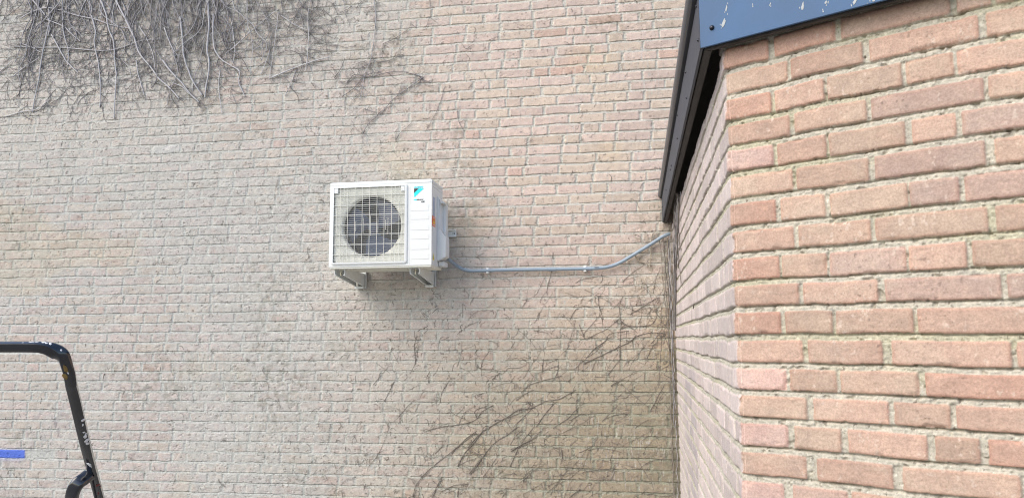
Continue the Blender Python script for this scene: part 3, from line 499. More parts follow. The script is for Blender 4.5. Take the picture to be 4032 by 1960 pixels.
def make_ac():
    GX0, GX1, GZ0, GZ1 = -2.006, -1.504, 2.124, 2.634        # opening of the grille
    fx, _, fz = D['fan']; Rr = .204
    # casing: five walls round the fan chamber + solid right part
    q = MB()
    zl = AZ1 - .040
    b = bmesh.new()
    xs = [AX0, GX0, GX1, AX1]; zz = [AZ0 + .004, GZ0, GZ1, AZ1]
    vs = {(i, j): b.verts.new((xs[i], AY0, zz[j])) for i in range(4) for j in range(4)}
    for i in range(3):
        for j in range(3):
            if (i, j) != (1, 1): b.faces.new((vs[i, j], vs[i + 1, j], vs[i + 1, j + 1], vs[i, j + 1]))
    bk = {}
    for (i, j) in [(0, 0), (1, 0), (2, 0), (3, 0), (3, 1), (3, 2), (3, 3), (2, 3), (1, 3), (0, 3), (0, 2), (0, 1)]:
        bk[i, j] = b.verts.new((xs[i], AY1, zz[j]))
    ring = list(bk.keys())
    for k in range(12):
        a, c = ring[k], ring[(k + 1) % 12]; b.faces.new((vs[a], bk[a], bk[c], vs[c]))
    b.faces.new([bk[k] for k in ring])
    inn = [(1, 1), (2, 1), (2, 2), (1, 2)]; dn = {k: b.verts.new((xs[k[0]], AY0 + .20, zz[k[1]])) for k in inn}
    for k in range(4):
        a, c = inn[k], inn[(k + 1) % 4]; b.faces.new((vs[a], vs[c], dn[c], dn[a]))
    b.faces.new([dn[k] for k in inn])
    bmesh.ops.recalc_face_normals(b, faces=b.faces)
    oute = [e for e in b.edges if sum(1 for v in e.verts if v in vs.values() and (v.co.x in (AX0, AX1) or v.co.z in (zz[0], zz[3]))) == 2 and all(abs(v.co.y - AY0) < 1e-6 for v in e.verts) and (abs(e.verts[0].co.x - e.verts[1].co.x) < 1e-6 and e.verts[0].co.x in (AX0, AX1) or abs(e.verts[0].co.z - e.verts[1].co.z) < 1e-6 and e.verts[0].co.z in (zz[0], zz[3]))]
    bmesh.ops.bevel(b, geom=oute, offset=.009, segments=4, affect='EDGES', clamp_overlap=True)
    me = bpy.data.meshes.new('casing'); b.to_mesh(me); b.free(); cas = fromdata('casing', me, M['ac'], ac); autosmooth(cas, 40)
    # lid, slightly proud, with a shadow groove below
    MB().box(AX0 - .0025, AX1 + .0025, AY0 - .0022, AY1 + .002, AZ1 - .030, AZ1 + .004, .010, 4).build('lid', M['ac'], ac)
    autosmooth([o for o in ac.children if o.name.startswith('lid')][0], 40)
    # base pan skirt
    q = MB(); q.box(AX0 + .004, AX1 - .004, AY0 + .006, AY1 - .004, AZ0 - .008, AZ0 + .006, .002)
    for y in (.05, .11, .17, .23): q.box(AX0 + .10, AX1 - .20, AY0 + y, AY0 + y + .02, AZ0 - .013, AZ0 - .006, .002)
    q.build('base_pan', M['cream'], ac)
    # frame of grille: raised rounded bezel
    def rrect(x0, x1, z0, z1, r, n=6):
        o = []
        for cx_, cz_, a0 in ((x1 - r, z1 - r, 0), (x0 + r, z1 - r, 90), (x0 + r, z0 + r, 180), (x1 - r, z0 + r, 270)):
            for i in range(n + 1):
                a = math.radians(a0 + 90 * i / n); o.append((cx_ + r * math.cos(a), cz_ + r * math.sin(a)))
        return o
    b = bmesh.new(); loops = []
    for (g, y) in (((GX0 - .017, GX1 + .019, GZ0 - .017, GZ1 + .016, .022), AY0 + .001), ((GX0 - .015, GX1 + .017, GZ0 - .015, GZ1 + .014, .020), AY0 - .007),
                   ((GX0 - .011, GX1 + .012, GZ0 - .011, GZ1 + .010, .017), AY0 - .0095), ((GX0, GX1, GZ0, GZ1, .006), AY0 - .0095), ((GX0, GX1, GZ0, GZ1, .006), AY0 + .012)):
        loops.append([b.verts.new((x, y, z)) for x, z in rrect(*g)])
    for A, B in zip(loops, loops[1:]):
        n = len(A)
        for i in range(n): b.faces.new((A[i], A[(i + 1) % n], B[(i + 1) % n], B[i]))
    bmesh.ops.recalc_face_normals(b, faces=b.faces)
    me = bpy.data.meshes.new('grille_frame'); b.to_mesh(me); b.free(); gf = fromdata('grille_frame', me, M['ac'], ac); autosmooth(gf, 40)
    # slats and bars
    q = MB(); nsl = 38; p_ = (GZ1 - GZ0) / nsl; ya = AY0 - .004
    for i in range(1, nsl):
        z = GZ1 - i * p_
        if i % 5 == 4: q.box(GX0 - .001, GX1 + .001, ya - .001, ya + .006, z - .0028, z + .0028)
        else: q.prism([(GX0 - .001, ya, z + .0010), (GX0 - .001, ya, z - .0010), (GX0 - .001, ya + .004, z - .0014), (GX0 - .001, ya + .004, z + .0006)], (GX1 - GX0 + .002, 0, 0))
    q.build('slats', M['slat'], gf)
    q = MB(); yb = AY0 - .0085; pit = .0518; x0 = GX0 + .0480
    for i in range(9):
        x = x0 + i * pit
        if x < GX1 - .01: q.box(x - .0014, x + .0014, yb, ya - .0008, GZ0 + .0005, GZ1 - .0005)
    zc = fz; H5 = 5 * p_
    for x, a, c in [(x0 + .026, GZ1 - .115, GZ1), (GX1 - .067, GZ1 - .115, GZ1), (GX0 + .022, zc - .135, zc + .125), (GX1 - .020, zc - .10, zc + .115), (x0 + .026, GZ0, GZ0 + .12), (GX1 - .067, GZ0, GZ0 + .12),
                    (fx - .104, zc - .035, zc + .035), (fx - .052, zc - .05, zc + .055), (fx, zc - .065, zc + .07), (fx + .052, zc - .05, zc + .06), (fx + .104, zc - .03, zc + .04), (fx + .122, zc - .06, zc + .05)]:
        q.box(x - .0012, x + .0012, yb + .0005, ya - .0008, a, c)
    q.build('guard_bars', M['acg'], gf)
    MB().box(GX0 + .001, GX0 + .030, AY0 - .009, AY0 - .003, GZ1 - .036, GZ1 - .001, .002).build('corner_tab', M['ac'], gf); q = MB(); q.box(GX1 - .028, GX1 - .001, AY0 - .009, AY0 - .003, GZ1 - .036, GZ1 - .001, .002); q.build('corner_tab', M['ac'], gf)
    for x in (GX0 + .021, GX1 - .020): MB().cyl((x, AY0 - .0088, GZ1 - .023), (0, -.0012, 0), .0030, n=12).build('screw', M['groove'], gf)
    # orifice plate with round opening
    b = bmesh.new(); n = 96; yp = AY0 + .008; O = []; I = []; I2 = []
    for i in range(n):
        a = 2 * math.pi * i / n; c, s = math.cos(a), math.sin(a); tx = (GX1 - fx) / c if c > 1e-6 else (GX0 - fx) / c if c < -1e-6 else 9; tz = (GZ1 - fz) / s if s > 1e-6 else (GZ0 - fz) / s if s < -1e-6 else 9
        t = min(tx, tz); O.append(b.verts.new((fx + c * t, yp, fz + s * t)))
        I.append(b.verts.new((fx + c * (Rr + .012), yp, fz + s * (Rr + .012)))); I2.append(b.verts.new((fx + c * (Rr + .003), yp + .008, fz + s * (Rr + .003))))
    I3 = [b.verts.new((fx + (v.co.x - fx) * Rr / (Rr + .003), yp + .035, fz + (v.co.z - fz) * Rr / (Rr + .003))) for v in I2]
    for A, B in ((O, I), (I, I2), (I2, I3)):
        for i in range(n): b.faces.new((A[i], A[(i + 1) % n], B[(i + 1) % n], B[i]))
    me = bpy.data.meshes.new('fan_shroud'); b.to_mesh(me); b.free(); o = fromdata('fan_shroud', me, M['cream'], ac); autosmooth(o, 60)
    q = MB(); q.cyl((fx, yp + .036, fz), (0, .13, 0), Rr + .001, n=64, cap=False); q.cyl((fx, yp + .150, fz), (0, .01, 0), Rr + .001, n=64); q.build('shroud_interior', M['dark'], ac)
    q = MB(); q.cyl((fx, yp + .035, fz), (0, .06, 0), .034, .04, 32)
    for k in range(3):
        a0 = k * 2 * math.pi / 3 + .5; rows = []
        for i in range(9):
            t = i / 8; r = .034 + (Rr - .044) * t; L = []
            for j in range(9):
                s = j / 8; a = a0 + (s - .5) * (1.15 + .25 * t) + .45 * t; L.append(q.b.verts.new((fx + r * math.cos(a), yp + .045 + .040 * s, fz + r * math.sin(a))))
            rows.append(L)
        for i in range(8):
            for j in range(8): q.b.faces.new((rows[i][j], rows[i + 1][j], rows[i + 1][j + 1], rows[i][j + 1]))
    o = q.build('fan', M['fan'], ac); autosmooth(o, 40)
    # embossed ribs on the right of the front
    for x0, z0, x1, z1 in D['ribs']:
        q = MB(); q.box(x0, x1, AY0 - .0016, AY0 + .004, z0 + .002, z1, .0022, 3); o = q.build('panel_rib', M['ac'], cas); autosmooth(o, 50)
    MB().box(GX1 + .034, GX1 + .0352, AY0 - .0004, AY0 + .002, AZ0 + .01, AZ1 - .045).build('panel_groove', M['groove'], cas)
    # emblem and writing
    L = D['logo']; yf = AY0 - .0010
    pr = lambda pts, m, nm: MB().prism([(x, AY0 - .0002, z) for x, z in pts], (0, -.0008, 0)).build(nm, m, cas)
    pr(L['tri'], M['black'], 'emblem'); pr(L['band'], M['cyan'], 'emblem'); pr(L['bar'], M['cyan'], 'emblem'); pr(L['dark'], M['black'], 'emblem')
    (xa, za), (xb, zb_) = L['text']
    textmesh('DAIKIN', .0155, 'lettering', M['cyan'], cas, (xa - .001, yf, za - .004), .35, .0005, 1.12)
    textmesh('Inverter', .0115, 'lettering', M['black'], cas, (L['inv'][0][0] - .001, yf, L['inv'][0][1] + .0008), .35, .0003, 1.0)
    textmesh('R32', .0135, 'lettering', M['black'], cas, (L['r32'][0][0], yf, L['r32'][0][1] + .001), .35, .0004, 1.0)
    MB().ball((GX1 + .021, AY0, AZ0 + .019), .0028, n=6).build('screw', M['groove'], cas)
    # right side: labels, slots, valve cover
    xr = AX1
    q = MB(); q.box(xr - .001, xr + .0006, AY0 + .032, AY0 + .078, 2.428, 2.560); q.build('data_label', M['datalabel'], cas)
    q = MB(); q.box(xr - .001, xr + .0010, AY0 + .010, AY0 + .094, 2.360, 2.428); st = q.build('warning_sticker', M['orange'], cas)
    MB().prism([(xr + .0011, AY0 + .035, 2.380), (xr + .0011, AY0 + .077, 2.380), (xr + .0011, AY0 + .056, 2.412)], (.0005, 0, 0)).build('warning_symbol', M['yellow'], st)
    q = MB()
    for i in range(4): q.box(xr + .0010, xr + .0015, AY0 + .024 + i * .017, AY0 + .034 + i * .017, 2.367, 2.374)
    q.build('lettering', M['white'], st); q = MB()
    for i in range(4): q.box(xr + .0010, xr + .0015, AY0 + .026 + i * .016, AY0 + .036 + i * .016, 2.415, 2.421)
    q.build('lettering', M['white'], st)
    MB().prism([(xr + .0004, AY0 + .030, 2.132), (xr + .0004, AY0 + .072, 2.132), (xr + .0004, AY0 + .051, 2.178)], (.0008, 0, 0)).build('hazard_sticker', M['yellow'], cas)
    MB().box(xr + .0013, xr + .0016, AY0 + .049, AY0 + .053, 2.138, 2.160).build('lettering', M['black'], cas)
    q = MB()
    for i in range(7): q.box(xr - .002, xr + .0006, AY0 + .03 + i * .035, AY0 + .052 + i * .035, AZ1 - .047, AZ1 - .041)
    q.build('vent_slot', M['groove'], cas)
    yc = 5.0193; x0 = xr - .002
    # recessed handle + valve cover that bellies out below
    q = MB(); P = [(x0, 2.585), (-1.3005, 2.563), (-1.2985, 2.348), (-1.2560, 2.303), (-1.2555, 2.163), (-1.3120, 2.136), (x0, 2.136)]
    q.prism([(x, yc, z) for x, z in P], (0, .10, 0), .004, 2); cov = q.build('valve_cover', M['ac'], ac); autosmooth(cov, 45)
    q = MB(); q.box(-1.2985, -1.2730, yc + .012, yc + .098, 2.535, 2.545, .002); q.box(-1.3005, -1.2790, yc + .092, yc + .150, 2.30, 2.545, .002); q.build('handle', M['ac'], cov)
    q = MB(); q.box(-1.3175, -1.2790, 5.06, 5.168, 2.100, 2.135, .003); q.box(-1.312, -1.285, 5.055, 5.0605, 2.106, 2.112); q.build('pipe_bracket', M['ac'], cov)
    for x in (-1.94, -1.45):
        for y in (AY0 + .045, AY1 - .045): MB().box(x - .035, x + .03, y - .02, y + .02, AZ0 - .011, AZ0 - .003, .002).build('foot', M['galv'], ac)
make_ac()

# ------------------------------------------------------------------ wall bracket that carries it
wb = empty('wall_bracket', (-1.69, WALLY, 2.03))
tag(wb, 'pale grey steel wall bracket with two tapered arms carrying the air conditioner', 'bracket')
def make_bracket():
    YB = WALLY - .008
    for xa, xb in ((-2.006, -1.932), (-1.476, -1.409)):
        th = .0035; Y0 = 4.908; zt = 2.0805; q = MB()
        side = [(Y0, zt), (Y0, 2.044), (YB, 1.992), (YB, zt)]
        for x in (xa, xb - th): q.prism([(x, y, z) for y, z in side], (th, 0, 0), .0008, 1)
        q.box(xa, xb, Y0, YB, zt - .0005, zt + .003, .0008, 1)
        for x0_, x1_ in ((xa, xa + .012), (xb - .012, xb)):
            q.prism([(x0_, Y0, 2.044), (x0_, Y0, 2.041), (x0_, YB, 1.989), (x0_, YB, 1.992)], (x1_ - x0_, 0, 0))
        q.build('arm', M['galv'], wb)
        q = MB(); q.box(xb - .02, xb + .009, WALLY - .010, WALLY - .003, 1.980, 2.14, .0015, 1); q.box(xb + .005, xb + .009, WALLY - .030, WALLY - .003, 1.980, 2.10, .001, 1); q.build('wall_plate', M['galv'], wb)
        q = MB(); q.box(xa + .004, xb - .004, WALLY - .045, WALLY - .004, 1.975, 1.992, .002); q.build('end_stop', M['galv'], wb)
        xm = (xa + xb) / 2
        q = MB(); q.cyl((xm, Y0 + .022, 2.040), (0, 0, .060), .0045, n=12); q.cyl((xm, Y0 + .022, 2.084), (0, 0, .010), .0105, n=6); q.cyl((xm, Y0 + .022, 2.062), (0, 0, .008), .0095, n=6); q.build('bolt', M['bolt'], wb)
        q = MB(); q.cyl((xm + .01, YB - .02, 1.975), (0, 0, .030), .005, n=12); q.build('bolt', M['bolt'], wb)
    q = MB(); y = WALLY - .006
    q.prism([(-2.10, y, 2.340), (-1.2527, y, 2.340), (-1.2527, y, 2.386), (-2.10, y, 2.386)], (0, -.003, 0), .001, 1)
    q.box(-2.10, -1.2560, y - .018, y - .002, 2.384, 2.3885, .001, 1); q.box(-2.10, -1.2560, y - .010, y - .002, 2.337, 2.341, .001, 1)
    q.build('crossbar', M['galv'], wb)
    q = MB(); q.box(-1.283, -1.265, y - .0042, y - .0030, 2.355, 2.368, .0005, 1); q.build('slot', M['dark'], wb)
    q = MB(); q.cyl((-1.276, y - .003, 2.3615), (0, -.006, 0), .0062, n=6); q.build('bolt', M['galv'], wb)
    MB().prism([(-1.50, y, 2.0), (-1.44, y, 2.0), (-1.44, y, 2.36), (-1.50, y, 2.36)], (0, -.003, 0)).build('upright', M['galv'], wb)
    MB().prism([(-1.99, y, 2.0), (-1.93, y, 2.0), (-1.93, y, 2.36), (-1.99, y, 2.36)], (0, -.003, 0)).build('upright', M['galv'], wb)
make_bracket()

# ------------------------------------------------------------------ conduit
def make_conduit():
    P = catmull(D['conduit'], 5); T = Tubes(); T.add(P, .0122, 16)
    o = T.build('conduit_pipe', M['pipe']); tag(o, 'blue grey plastic conduit pipe running across the wall to the eave', 'pipe')
    o.data.polygons.foreach_set('use_smooth', [True] * len(o.data.polygons))
    T = Tubes(); a, b = [np.array(v) for v in D['coupling']]; Pc = np.array([a, a + (b - a) * .5, b]); T.add(Pc, .0140, 16); c = T.build('coupling', M['pipe']); c.parent = o
    x, y, z = D['print']; t = textmesh('tiemme', .011, 'lettering', M['black'], None, (x - .017, y - .0022, z), .2, .0002, .95); t.parent = o
    for k, (x, y, z) in enumerate(D['clips']):
        q = MB(); q.box(x - .0105, x + .0105, WALLY - .042, WALLY - .004, z - .021, z + .021, .003, 2)
        q.box(x - .004, x + .004, WALLY - .0435, WALLY - .041, z + .004, z + .012, .001, 1)
        o2 = q.build('pipe_clip', M['clip'])
        tag(o2, ['white square clip holding the conduit near the air conditioner', 'white square clip holding the conduit near the sloping rise to the eave'][k], 'clip', 'clips holding the conduit')
make_conduit()

# ------------------------------------------------------------------ dead climbing plants
def stem3(L, r, off=.004, wob=.006, taper=.35, sub=5):
    P = np.array([(x, 0, z) for x, z in L]); P = catmull(P, sub); n = len(P)
    P[:, 0] += np.convolve(RS.normal(0, wob, n + 4), np.ones(5) / 5, 'valid'); P[:, 2] += np.convolve(RS.normal(0, wob, n + 4), np.ones(5) / 5, 'valid') * .5
    P[:, 1] = WALLY - off - r - np.abs(np.convolve(RS.normal(0, r * .9, n + 4), np.ones(5) / 5, 'valid'))
    R = r * np.linspace(1, 1 - taper, n) * (1 + RS.uniform(-.12, .12, n)); return P, R
def walk(x, z, a, L, r, bend=.35, step=.022, off=.003, drift=None):
    n = max(3, int(L / step)); P = []; da = 0
    for i in range(n + 1):
        P.append((x, WALLY - off - r - random.random() * r, z))
        da = da * .6 + random.gauss(0, bend) * .5; a += da
        if drift is not None: a += (drift - a) * .10
        x += math.cos(a) * L / n; z += math.sin(a) * L / n
    return np.array(P), a
def grow(T, x, z, a, L, r, lvl, drift=None, bend=.28, off=.003, dens=.8):
    P, a2 = walk(x, z, a, L, r, bend, off=off, drift=drift)
    T.add(P, r * np.linspace(1, .55, len(P)), 5 if lvl < 2 else 4, random.random())
    if lvl >= 3: return
    nb = np.random.poisson(L * (9 if lvl == 0 else 12) * dens)
    for _ in range(nb):
        i = random.randrange(1, len(P)); s = random.choice((-1, 1))
        grow(T, P[i, 0], P[i, 2], a + s * random.uniform(.35, 1.3), random.uniform(.03, .16) * (1 if lvl else 1.25), max(.0008, r * random.uniform(.35, .6)), lvl + (1 if lvl < 1 else 2), None, .4, off, dens)
np.random.seed(5)
def vines():
    up = empty('climbing_vine', (-3.9, WALLY, 3.4)); tag(up, 'large tangle of bleached grey bare climber stems on the upper left wall', 'vine')
    for L, r in D['up']:
        T = Tubes(); P, R = stem3(L, r * .78, .006, .005, .3); T.add(P, R, 8, .75 + random.random() * .4); T.build('stem', M['stemg'], up)
    T = Tubes(); T2 = Tubes()
    # hanging shoots, dense under the main trunks (x, z in metres on the wall)
    def px2x(p): return -5.167 + p * (5.167 - 1.93 * 1.17) / 1287 * 1.0
    zt = lambda x: 4.46 + .0 * x
    bands = [(830, 26, 14, .95), (870, 22, 15, .85), (640, 90, 20, .75), (540, 60, 16, .75), (190, 26, 12, .75), (270, 35, 14, .7), (400, 60, 14, .7), (720, 40, 14, .65), (950, 45, 12, .55), (480, 200, 22, .7), (100, 60, 7, .6), (1090, 50, 9, .45), (1210, 40, 7, .5)]
    for c, s, n, ln in bands:
        for _ in range(int(n * .92)):
            p = random.gauss(c, s)
            if p < -60: continue
            x = px2x(p); L = abs(random.gauss(ln * .70, .22)) + .1
            grow(T if random.random() < .55 else T2, x, 4.58, -math.pi / 2 + random.gauss(0, .12), L, random.uniform(.0020, .0054), 0, -math.pi / 2 + random.gauss(0, .18), .22, random.uniform(.002, .016), .62)
    # crossing twigs
    for _ in range(600):
        p = random.choice([random.gauss(500, 240), random.gauss(750, 160), random.gauss(260, 120)]); x = px2x(p); z = random.uniform(3.55, 4.5) + .12 * random.random() - max(0, (p - 700) / 500) * -.3
        if p < -40: continue
        grow(T2, x, min(z, 4.55), random.uniform(0, 6.28), random.uniform(.06, .30), random.uniform(.0009, .0022), 1, None, .32, .004, .8)
    for _ in range(75):                                     # round the right-hand tangle
        p = random.gauss(1170, 85); x = px2x(p); z = random.gauss(4.02, .17)
        grow(T2, x, z, random.uniform(0, 6.28), random.uniform(.08, .42), random.uniform(.0012, .0028), 1, None, .3, .004, .7)
    for _ in range(70):                                      # fringe at the lower edge
        p = random.uniform(0, 1000); x = px2x(p); z = random.uniform(3.45, 3.8)
        grow(T2, x, z, -math.pi / 2 + random.gauss(0, .9), random.uniform(.05, .25), random.uniform(.001, .0022), 1, None, .3, .003, .8)
    for L, r in D['up']:
        P = catmull(np.array([(x, 0, z) for x, z in L]), 3)
        for _ in range(int(len(P) * .9)):
            i = random.randrange(len(P)); grow(T2, P[i, 0], P[i, 2], random.uniform(0, 6.28), random.uniform(.04, .2), random.uniform(.001, .0022), 1, None, .35, .003, .8)
    tag(T.build('shoots', M['stemg'], up), kind='stuff'); tag(T2.build('twigs', M['twigg'], up), kind='stuff')
    md = empty('climbing_vine', (-2.05, WALLY, 3.3)); tag(md, 'thin grey vine strand hanging down the wall above the air conditioner', 'vine')
    T = Tubes()
    for i, (L, r) in enumerate(D['mid']):
        P, R = stem3(L, r * .6, .003, .004, .4)
        if i in (0, 3):
            T0 = Tubes(); T0.add(P, R, 7, .6); T0.build('stem', M['stemg'] if i == 0 else M['twigg'], md)
        else: T.add(P, R, 6, .3)
        for _ in range(int(len(P) * (1.3 if i < 5 else .25))):
            j = random.randrange(len(P)); grow(T, P[j, 0], P[j, 2], random.uniform(0, 6.28), random.uniform(.02, .12), random.uniform(.0009, .0018), 1, None, .35, .002, .7)
    tag(T.build('twigs', M['twigg'], md), kind='stuff')
    lw = empty('climbing_vine', (-.7, WALLY, 1.2)); tag(lw, 'brown dead climber stems fanning over the shaded lower right of the wall', 'vine')
    T = Tubes()
    for i, (L, r) in enumerate(D['low']):
        P, R = stem3(L, r * .46, .002, .004, .3)
        if r >= .0055: T0 = Tubes(); T0.add(P, R, 7, .3); T0.build('stem', M['stemb'], lw)
        else: T.add(P, R, 6, .3)
        for _ in range(int(len(P) * .75)):
            j = random.randrange(len(P)); grow(T, P[j, 0], P[j, 2], random.uniform(0, 6.28), random.uniform(.012, .06), random.uniform(.0008, .0017), 2, None, .4, .002, .7)
    for _ in range(250):                                     # faint web of thin twigs, thickest towards the corner
        x = .2 - abs(random.gauss(0, .85)); z = random.uniform(.4, 2.0); 
        if x < -2.9 or z > 2.05 - .25 * abs(x + .2): continue
        a = random.choice([random.gauss(.55, .3), random.gauss(1.1, .4), random.gauss(-.5, .3)])
        grow(T, x, z, a, random.uniform(.04, .26), random.uniform(.0009, .0019), 1, None, .16, .002, .6)
    tag(T.build('twigs', M['stemb'], lw), kind='stuff')
    co = empty('climbing_vine', (.22, WALLY - .3, 2.0)); tag(co, 'dense cord of thin dark vine stems running down the inner wall corner', 'vine')
    T = Tubes(); TP = Tubes()
    def side_xyz(y, z, off):
        d = (y - SA.y) / DS.y; v = SA + DS * d + NS * off; return (v.x, v.y, z)
    for L in D['sidestem']:
        for kk in range(2):
            P = catmull(np.array([side_xyz(min(y, 5.30), z, .006 + random.random() * .012) for y, z in L]), 9); n = len(P)
            P[:, 1] += np.convolve(RS.normal(0, .035, n + 4), np.ones(5) / 5, 'valid') + random.gauss(0, .03); P[:, 0] += np.convolve(RS.normal(0, .004, n + 4), np.ones(5) / 5, 'valid'); P[:, 1] = np.minimum(P[:, 1], 5.305)
            (T if kk else TP).add(P, random.uniform(.0015, .0032), 5, random.random())
    for L in D['sidetw']:
        P = catmull(np.array([side_xyz(y, z, .005) for y, z in L]), 4); T.add(P, .0022, 5, .2)
    for k in range(7):                                      # strands in the corner itself
        x = .262 - abs(random.gauss(0, .018)) - .004; P = []
        z1 = random.uniform(2.18, 2.36); z0_ = random.choice([.2, .3, 1.0, 1.5, 1.7]); zz = z1
        while zz > z0_:
            f = sst(1.5, 2.3, zz); P.append((x - f * .02 * (k % 3) + random.gauss(0, .003), WALLY - .010 - random.random() * .012 - (k % 4) * .012 * f, zz)); zz -= .035
        (T if k % 3 else TP).add(np.array(P), random.uniform(.0016, .0034), 5, random.random())
    tag(T.build('dark_stems', M['stemb'], co), kind='stuff'); tag(TP.build('grey_stems', M['stemg'], co), kind='stuff')
    pl = empty('climbing_vine', (0, WALLY, 2.1)); tag(pl, 'few pale straw coloured cut vine stems dangling under the eave beside the conduit end', 'vine')
    for L, r in D['pale']:
        T = Tubes(); P, R = stem3(L, r * .72, .012, .003, .3); T.add(P, R, 6, .6); T.build('stem', M['stemp'], pl)
    # the little rootlets that stay behind on the bricks
    T = Tubes(); n = 0
    while n < 3000:
        x = random.uniform(-5.3, .25); z = random.uniform(.4, 4.45)
        lowr = max(0, min(1, (x + 2.6) / 2)) * max(0, min(1, (2.25 - z) / .8)); mid_ = math.exp(-((x + 2.2) / .9) ** 2) * .75; ul = max(0, min(1, (z - 3.1) / .7)) * max(0, min(1, (-1.9 - x) / 1))
        ptc = float(fbm(np.array([x * 1.3]), np.array([z * 1.3]), 5, 2)[0])
        if random.random() > (.09 + .75 * lowr + .3 * mid_ + .35 * ul) * (.3 + 1.3 * ptc): continue
        n += 1; a = random.choice([math.pi / 2 + random.gauss(0, .35), random.gauss(.9, .4), random.uniform(0, 3.14)])
        if -2.1 < x < -1.25 and 1.95 < z < 2.7: continue
        P, _ = walk(x, z, a, random.choice([.012, .02, .03, .05]) * random.uniform(.7, 1.4), .0010, .5, .008, .0015)
        T.add(P, random.uniform(.0007, .0016), 4, random.random() * .8)
    o = T.build('vine_rootlets', M['stemb']); tag(o, 'small dark rootlets and twig scraps left clinging all over the pale brick wall', 'rootlets', kind='stuff')
vines()

# ------------------------------------------------------------------ black stepladder frame close to the camera
def sweep(P, sec, name, mt, parent, hint=(0, -.95, .3), scl=None):
    P = np.asarray(P, float); T = np.gradient(P, axis=0); T /= np.linalg.norm(T, axis=1)[:, None]
    h = np.array(hint, float); A = np.cross(T, h); A /= np.linalg.norm(A, axis=1)[:, None]; B = np.cross(A, T)
    n = len(sec); scl = np.ones(len(P)) if scl is None else scl; V = (P[:, None] + A[:, None] * scl[:, None, None] * np.array([s[0] for s in sec])[None, :, None] + B[:, None] * np.array([s[1] for s in sec])[None, :, None]).reshape(-1, 3)
    m = len(P); i = np.arange(m - 1)[:, None] * n; j = np.arange(n)[None]; j2 = (j + 1) % n
    Q = np.stack([i + j, i + j2, i + n + j2, i + n + j], -1).reshape(-1, 4)
    me = gridmesh(name, V, Q); o = fromdata(name, me, mt, parent); autosmooth(o, 40); return o, P, A, B
def rsec(w, d, r, rot, n=4):
    o = []
    for cx_, cy_, a0 in ((w / 2 - r, d / 2 - r, 0), (-w / 2 + r, d / 2 - r, 90), (-w / 2 + r, -d / 2 + r, 180), (w / 2 - r, -d / 2 + r, 270)):
        for i in range(n + 1):
            a = math.radians(a0 + 90 * i / n); x = cx_ + r * math.cos(a); y = cy_ + r * math.sin(a)
            o.append((x * math.cos(rot) - y * math.sin(rot), x * math.sin(rot) + y * math.cos(rot)))
    return o
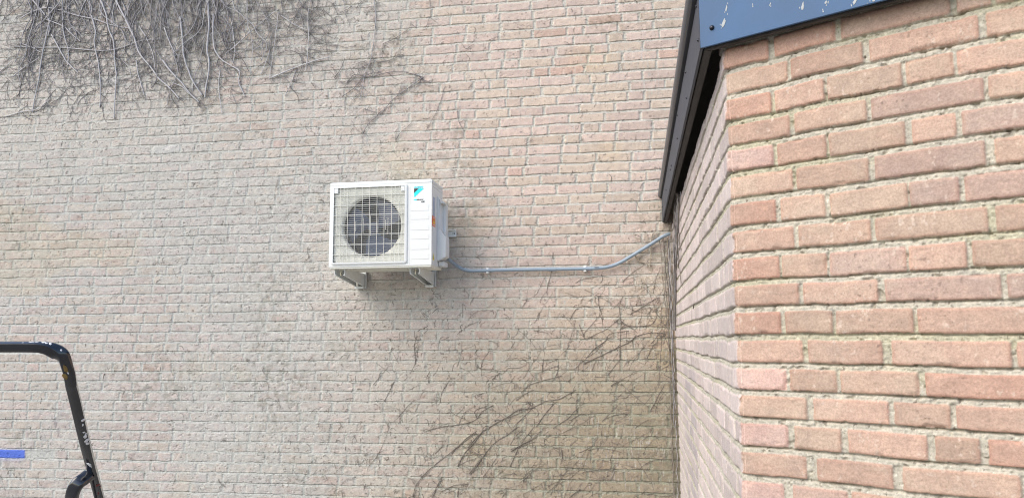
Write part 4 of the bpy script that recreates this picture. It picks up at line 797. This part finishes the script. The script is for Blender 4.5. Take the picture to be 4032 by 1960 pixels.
def ladder():
    ld = empty('stepladder', (-1.75, 2.0, 0)); tag(ld, 'black painted tubular stepladder frame with white paint drips at the left edge', 'stepladder')
    R = [np.array(v) for v in D['rail']]
    # last leg segment continued straight to the ground
    d = R[-2] - R[-3]; d /= np.linalg.norm(d); R = R[:-2]; t = (R[-1][2] - .0) / -d[2]; R += [R[-1] + d * .5, R[-1] + d * t]
    P = catmull(R[3:], 6); W_ = .0225
    # mirror to the far leg about a vertical plane through the middle of the top bar
    c = R[0]; e = R[3] - R[0]; e /= np.linalg.norm(e); Rm = [q - 2 * np.dot(q - c, e) * e for q in R]
    full = np.concatenate([catmull(Rm[3:], 6)[::-1], catmull(R[3:], 6)])
    W_, D_ = .0375, .021
    sec = [(-.5 * W_, -.25 * D_), (-.495 * W_, -.05 * D_), (-.44 * W_, .12 * D_), (-.13 * W_, .47 * D_), (-.08 * W_, .50 * D_), (-.03 * W_, .48 * D_), (.42 * W_, .12 * D_), (.49 * W_, -.05 * D_), (.5 * W_, -.2 * D_), (.3 * W_, -.5 * D_), (-.3 * W_, -.5 * D_)]
    tt = np.gradient(full, axis=0); tt /= np.linalg.norm(tt, axis=1)[:, None]; hor = np.convolve(np.pad(np.abs(tt[:, 0]), 9, 'edge'), np.ones(19) / 19, 'valid')
    fr, PP, A, B = sweep(full, sec, 'frame_tube', M['gloss'], ld, scl=1 - .40 * sst(.05, 1.0, hor))
    Br = [np.array(v) for v in D['brace']]; d2 = Br[-1] - Br[-2]; d2 = d2 / np.linalg.norm(d2); t = Br[-1][2] / -d2[2]; Br.append(Br[-1] + d2 * t * .98)
    sweep(catmull(Br, 6), rsec(.030, .019, .007, .3), 'rear_brace', M['gloss'], ld)
    Bm = [q - 2 * np.dot(q - c, e) * e for q in Br]; sweep(catmull(Bm, 6), rsec(.030, .019, .007, .3), 'rear_brace', M['gloss'], ld)
    for z in (.25, .5, .75):
        f = (R[-2][2] - z) / (R[-2][2] - R[-1][2]) if z < R[-2][2] else 0
        a = R[-2] + (R[-1] - R[-2]) * f; b = a - 2 * np.dot(a - c, e) * e
        if z >= R[-2][2]: continue
        n_ = Vector((-e[1], e[0], 0)); q = MB(); A0 = Vector(a); B0 = Vector(b)
        q.prism([A0 - n_ * .06, A0 + n_ * .06, B0 + n_ * .06, B0 - n_ * .06], (0, 0, -.025), .003); q.build('tread', M['gloss'], ld)
    # drips of paint on the outer face of the near leg
    def on(px, py, side): pass
    camp = Vector((0, 0, 1.6)); f = k_['f']
    from mathutils.bvhtree import BVHTree
    me = fr.data; bvh = BVHTree.FromPolygons([v.co + parent_world(ld) for v in me.vertices], [tuple(p.vertices) for p in me.polygons])
    def mark(px, py, r, sx, sz, mt, nm, th=.18):
        dr = F_ + r_ * ((px - 2016) / f) - u_ * ((py - 980) / f); dr.normalize()
        hit, nrm, _, dist = bvh.ray_cast(camp, dr)
        if hit is None: return
        if nrm.dot(dr) > 0: nrm = -nrm
        q = MB(); rot = nrm.to_track_quat('Z', 'Y').to_matrix(); q.ball(hit, r * dist / f, (sx, sz, th), rot, 7)
        b = q.b
        for v in b.verts: v.co += (v.co - hit) * random.uniform(-.18, .18)
        q.build(nm, mt, fr, True)
    for px, py, r, sx, sz in [(327, 1653, 6, 1, 1), (326, 1672, 3, .8, 2.4), (331, 1701, 4, 1, 1), (338, 1707, 4, 1, 1.2), (336, 1718, 6, .9, 1.6), (342, 1733, 7, 1, 1.3), (344, 1745, 6, 1, 1.2), (350, 1826, 8, 1.1, 1), (354, 1832, 7, .7, 1.4), (337, 1850, 4, .9, 1.4),
                              (125, 1345, 4, 2.5, .6), (145, 1345, 3, 2, .7), (172, 1347, 5, 1.3, .8), (183, 1350, 4, 1, 1), (198, 1352, 5, .8, 1.3), (90, 1348, 3, 1.2, .5), (241, 1378, 3, 1, 1.3), (268, 1468, 3, .7, 2)]:
        mark(px, py, r, sx, sz, M['drip'], 'paint_drip')
    for px, py, r, sx, sz in [(258, 1452, 8, .8, 2.2), (256, 1482, 9, 1., 1.6), (249, 1496, 6, 1.2, .8)]: mark(px, py, r, sx, sz, M['ochre'], 'rust_patch', .06)
    for px, py, r, sx, sz in [(386, 1908, 6, 1.4, 1), (396, 1914, 6, 1, 1), (387, 1940, 3, .8, 3)]: mark(px, py, r, sx, sz, M['red'], 'paint_smear', .06)
ladder()
print('objects', len(bpy.data.objects))
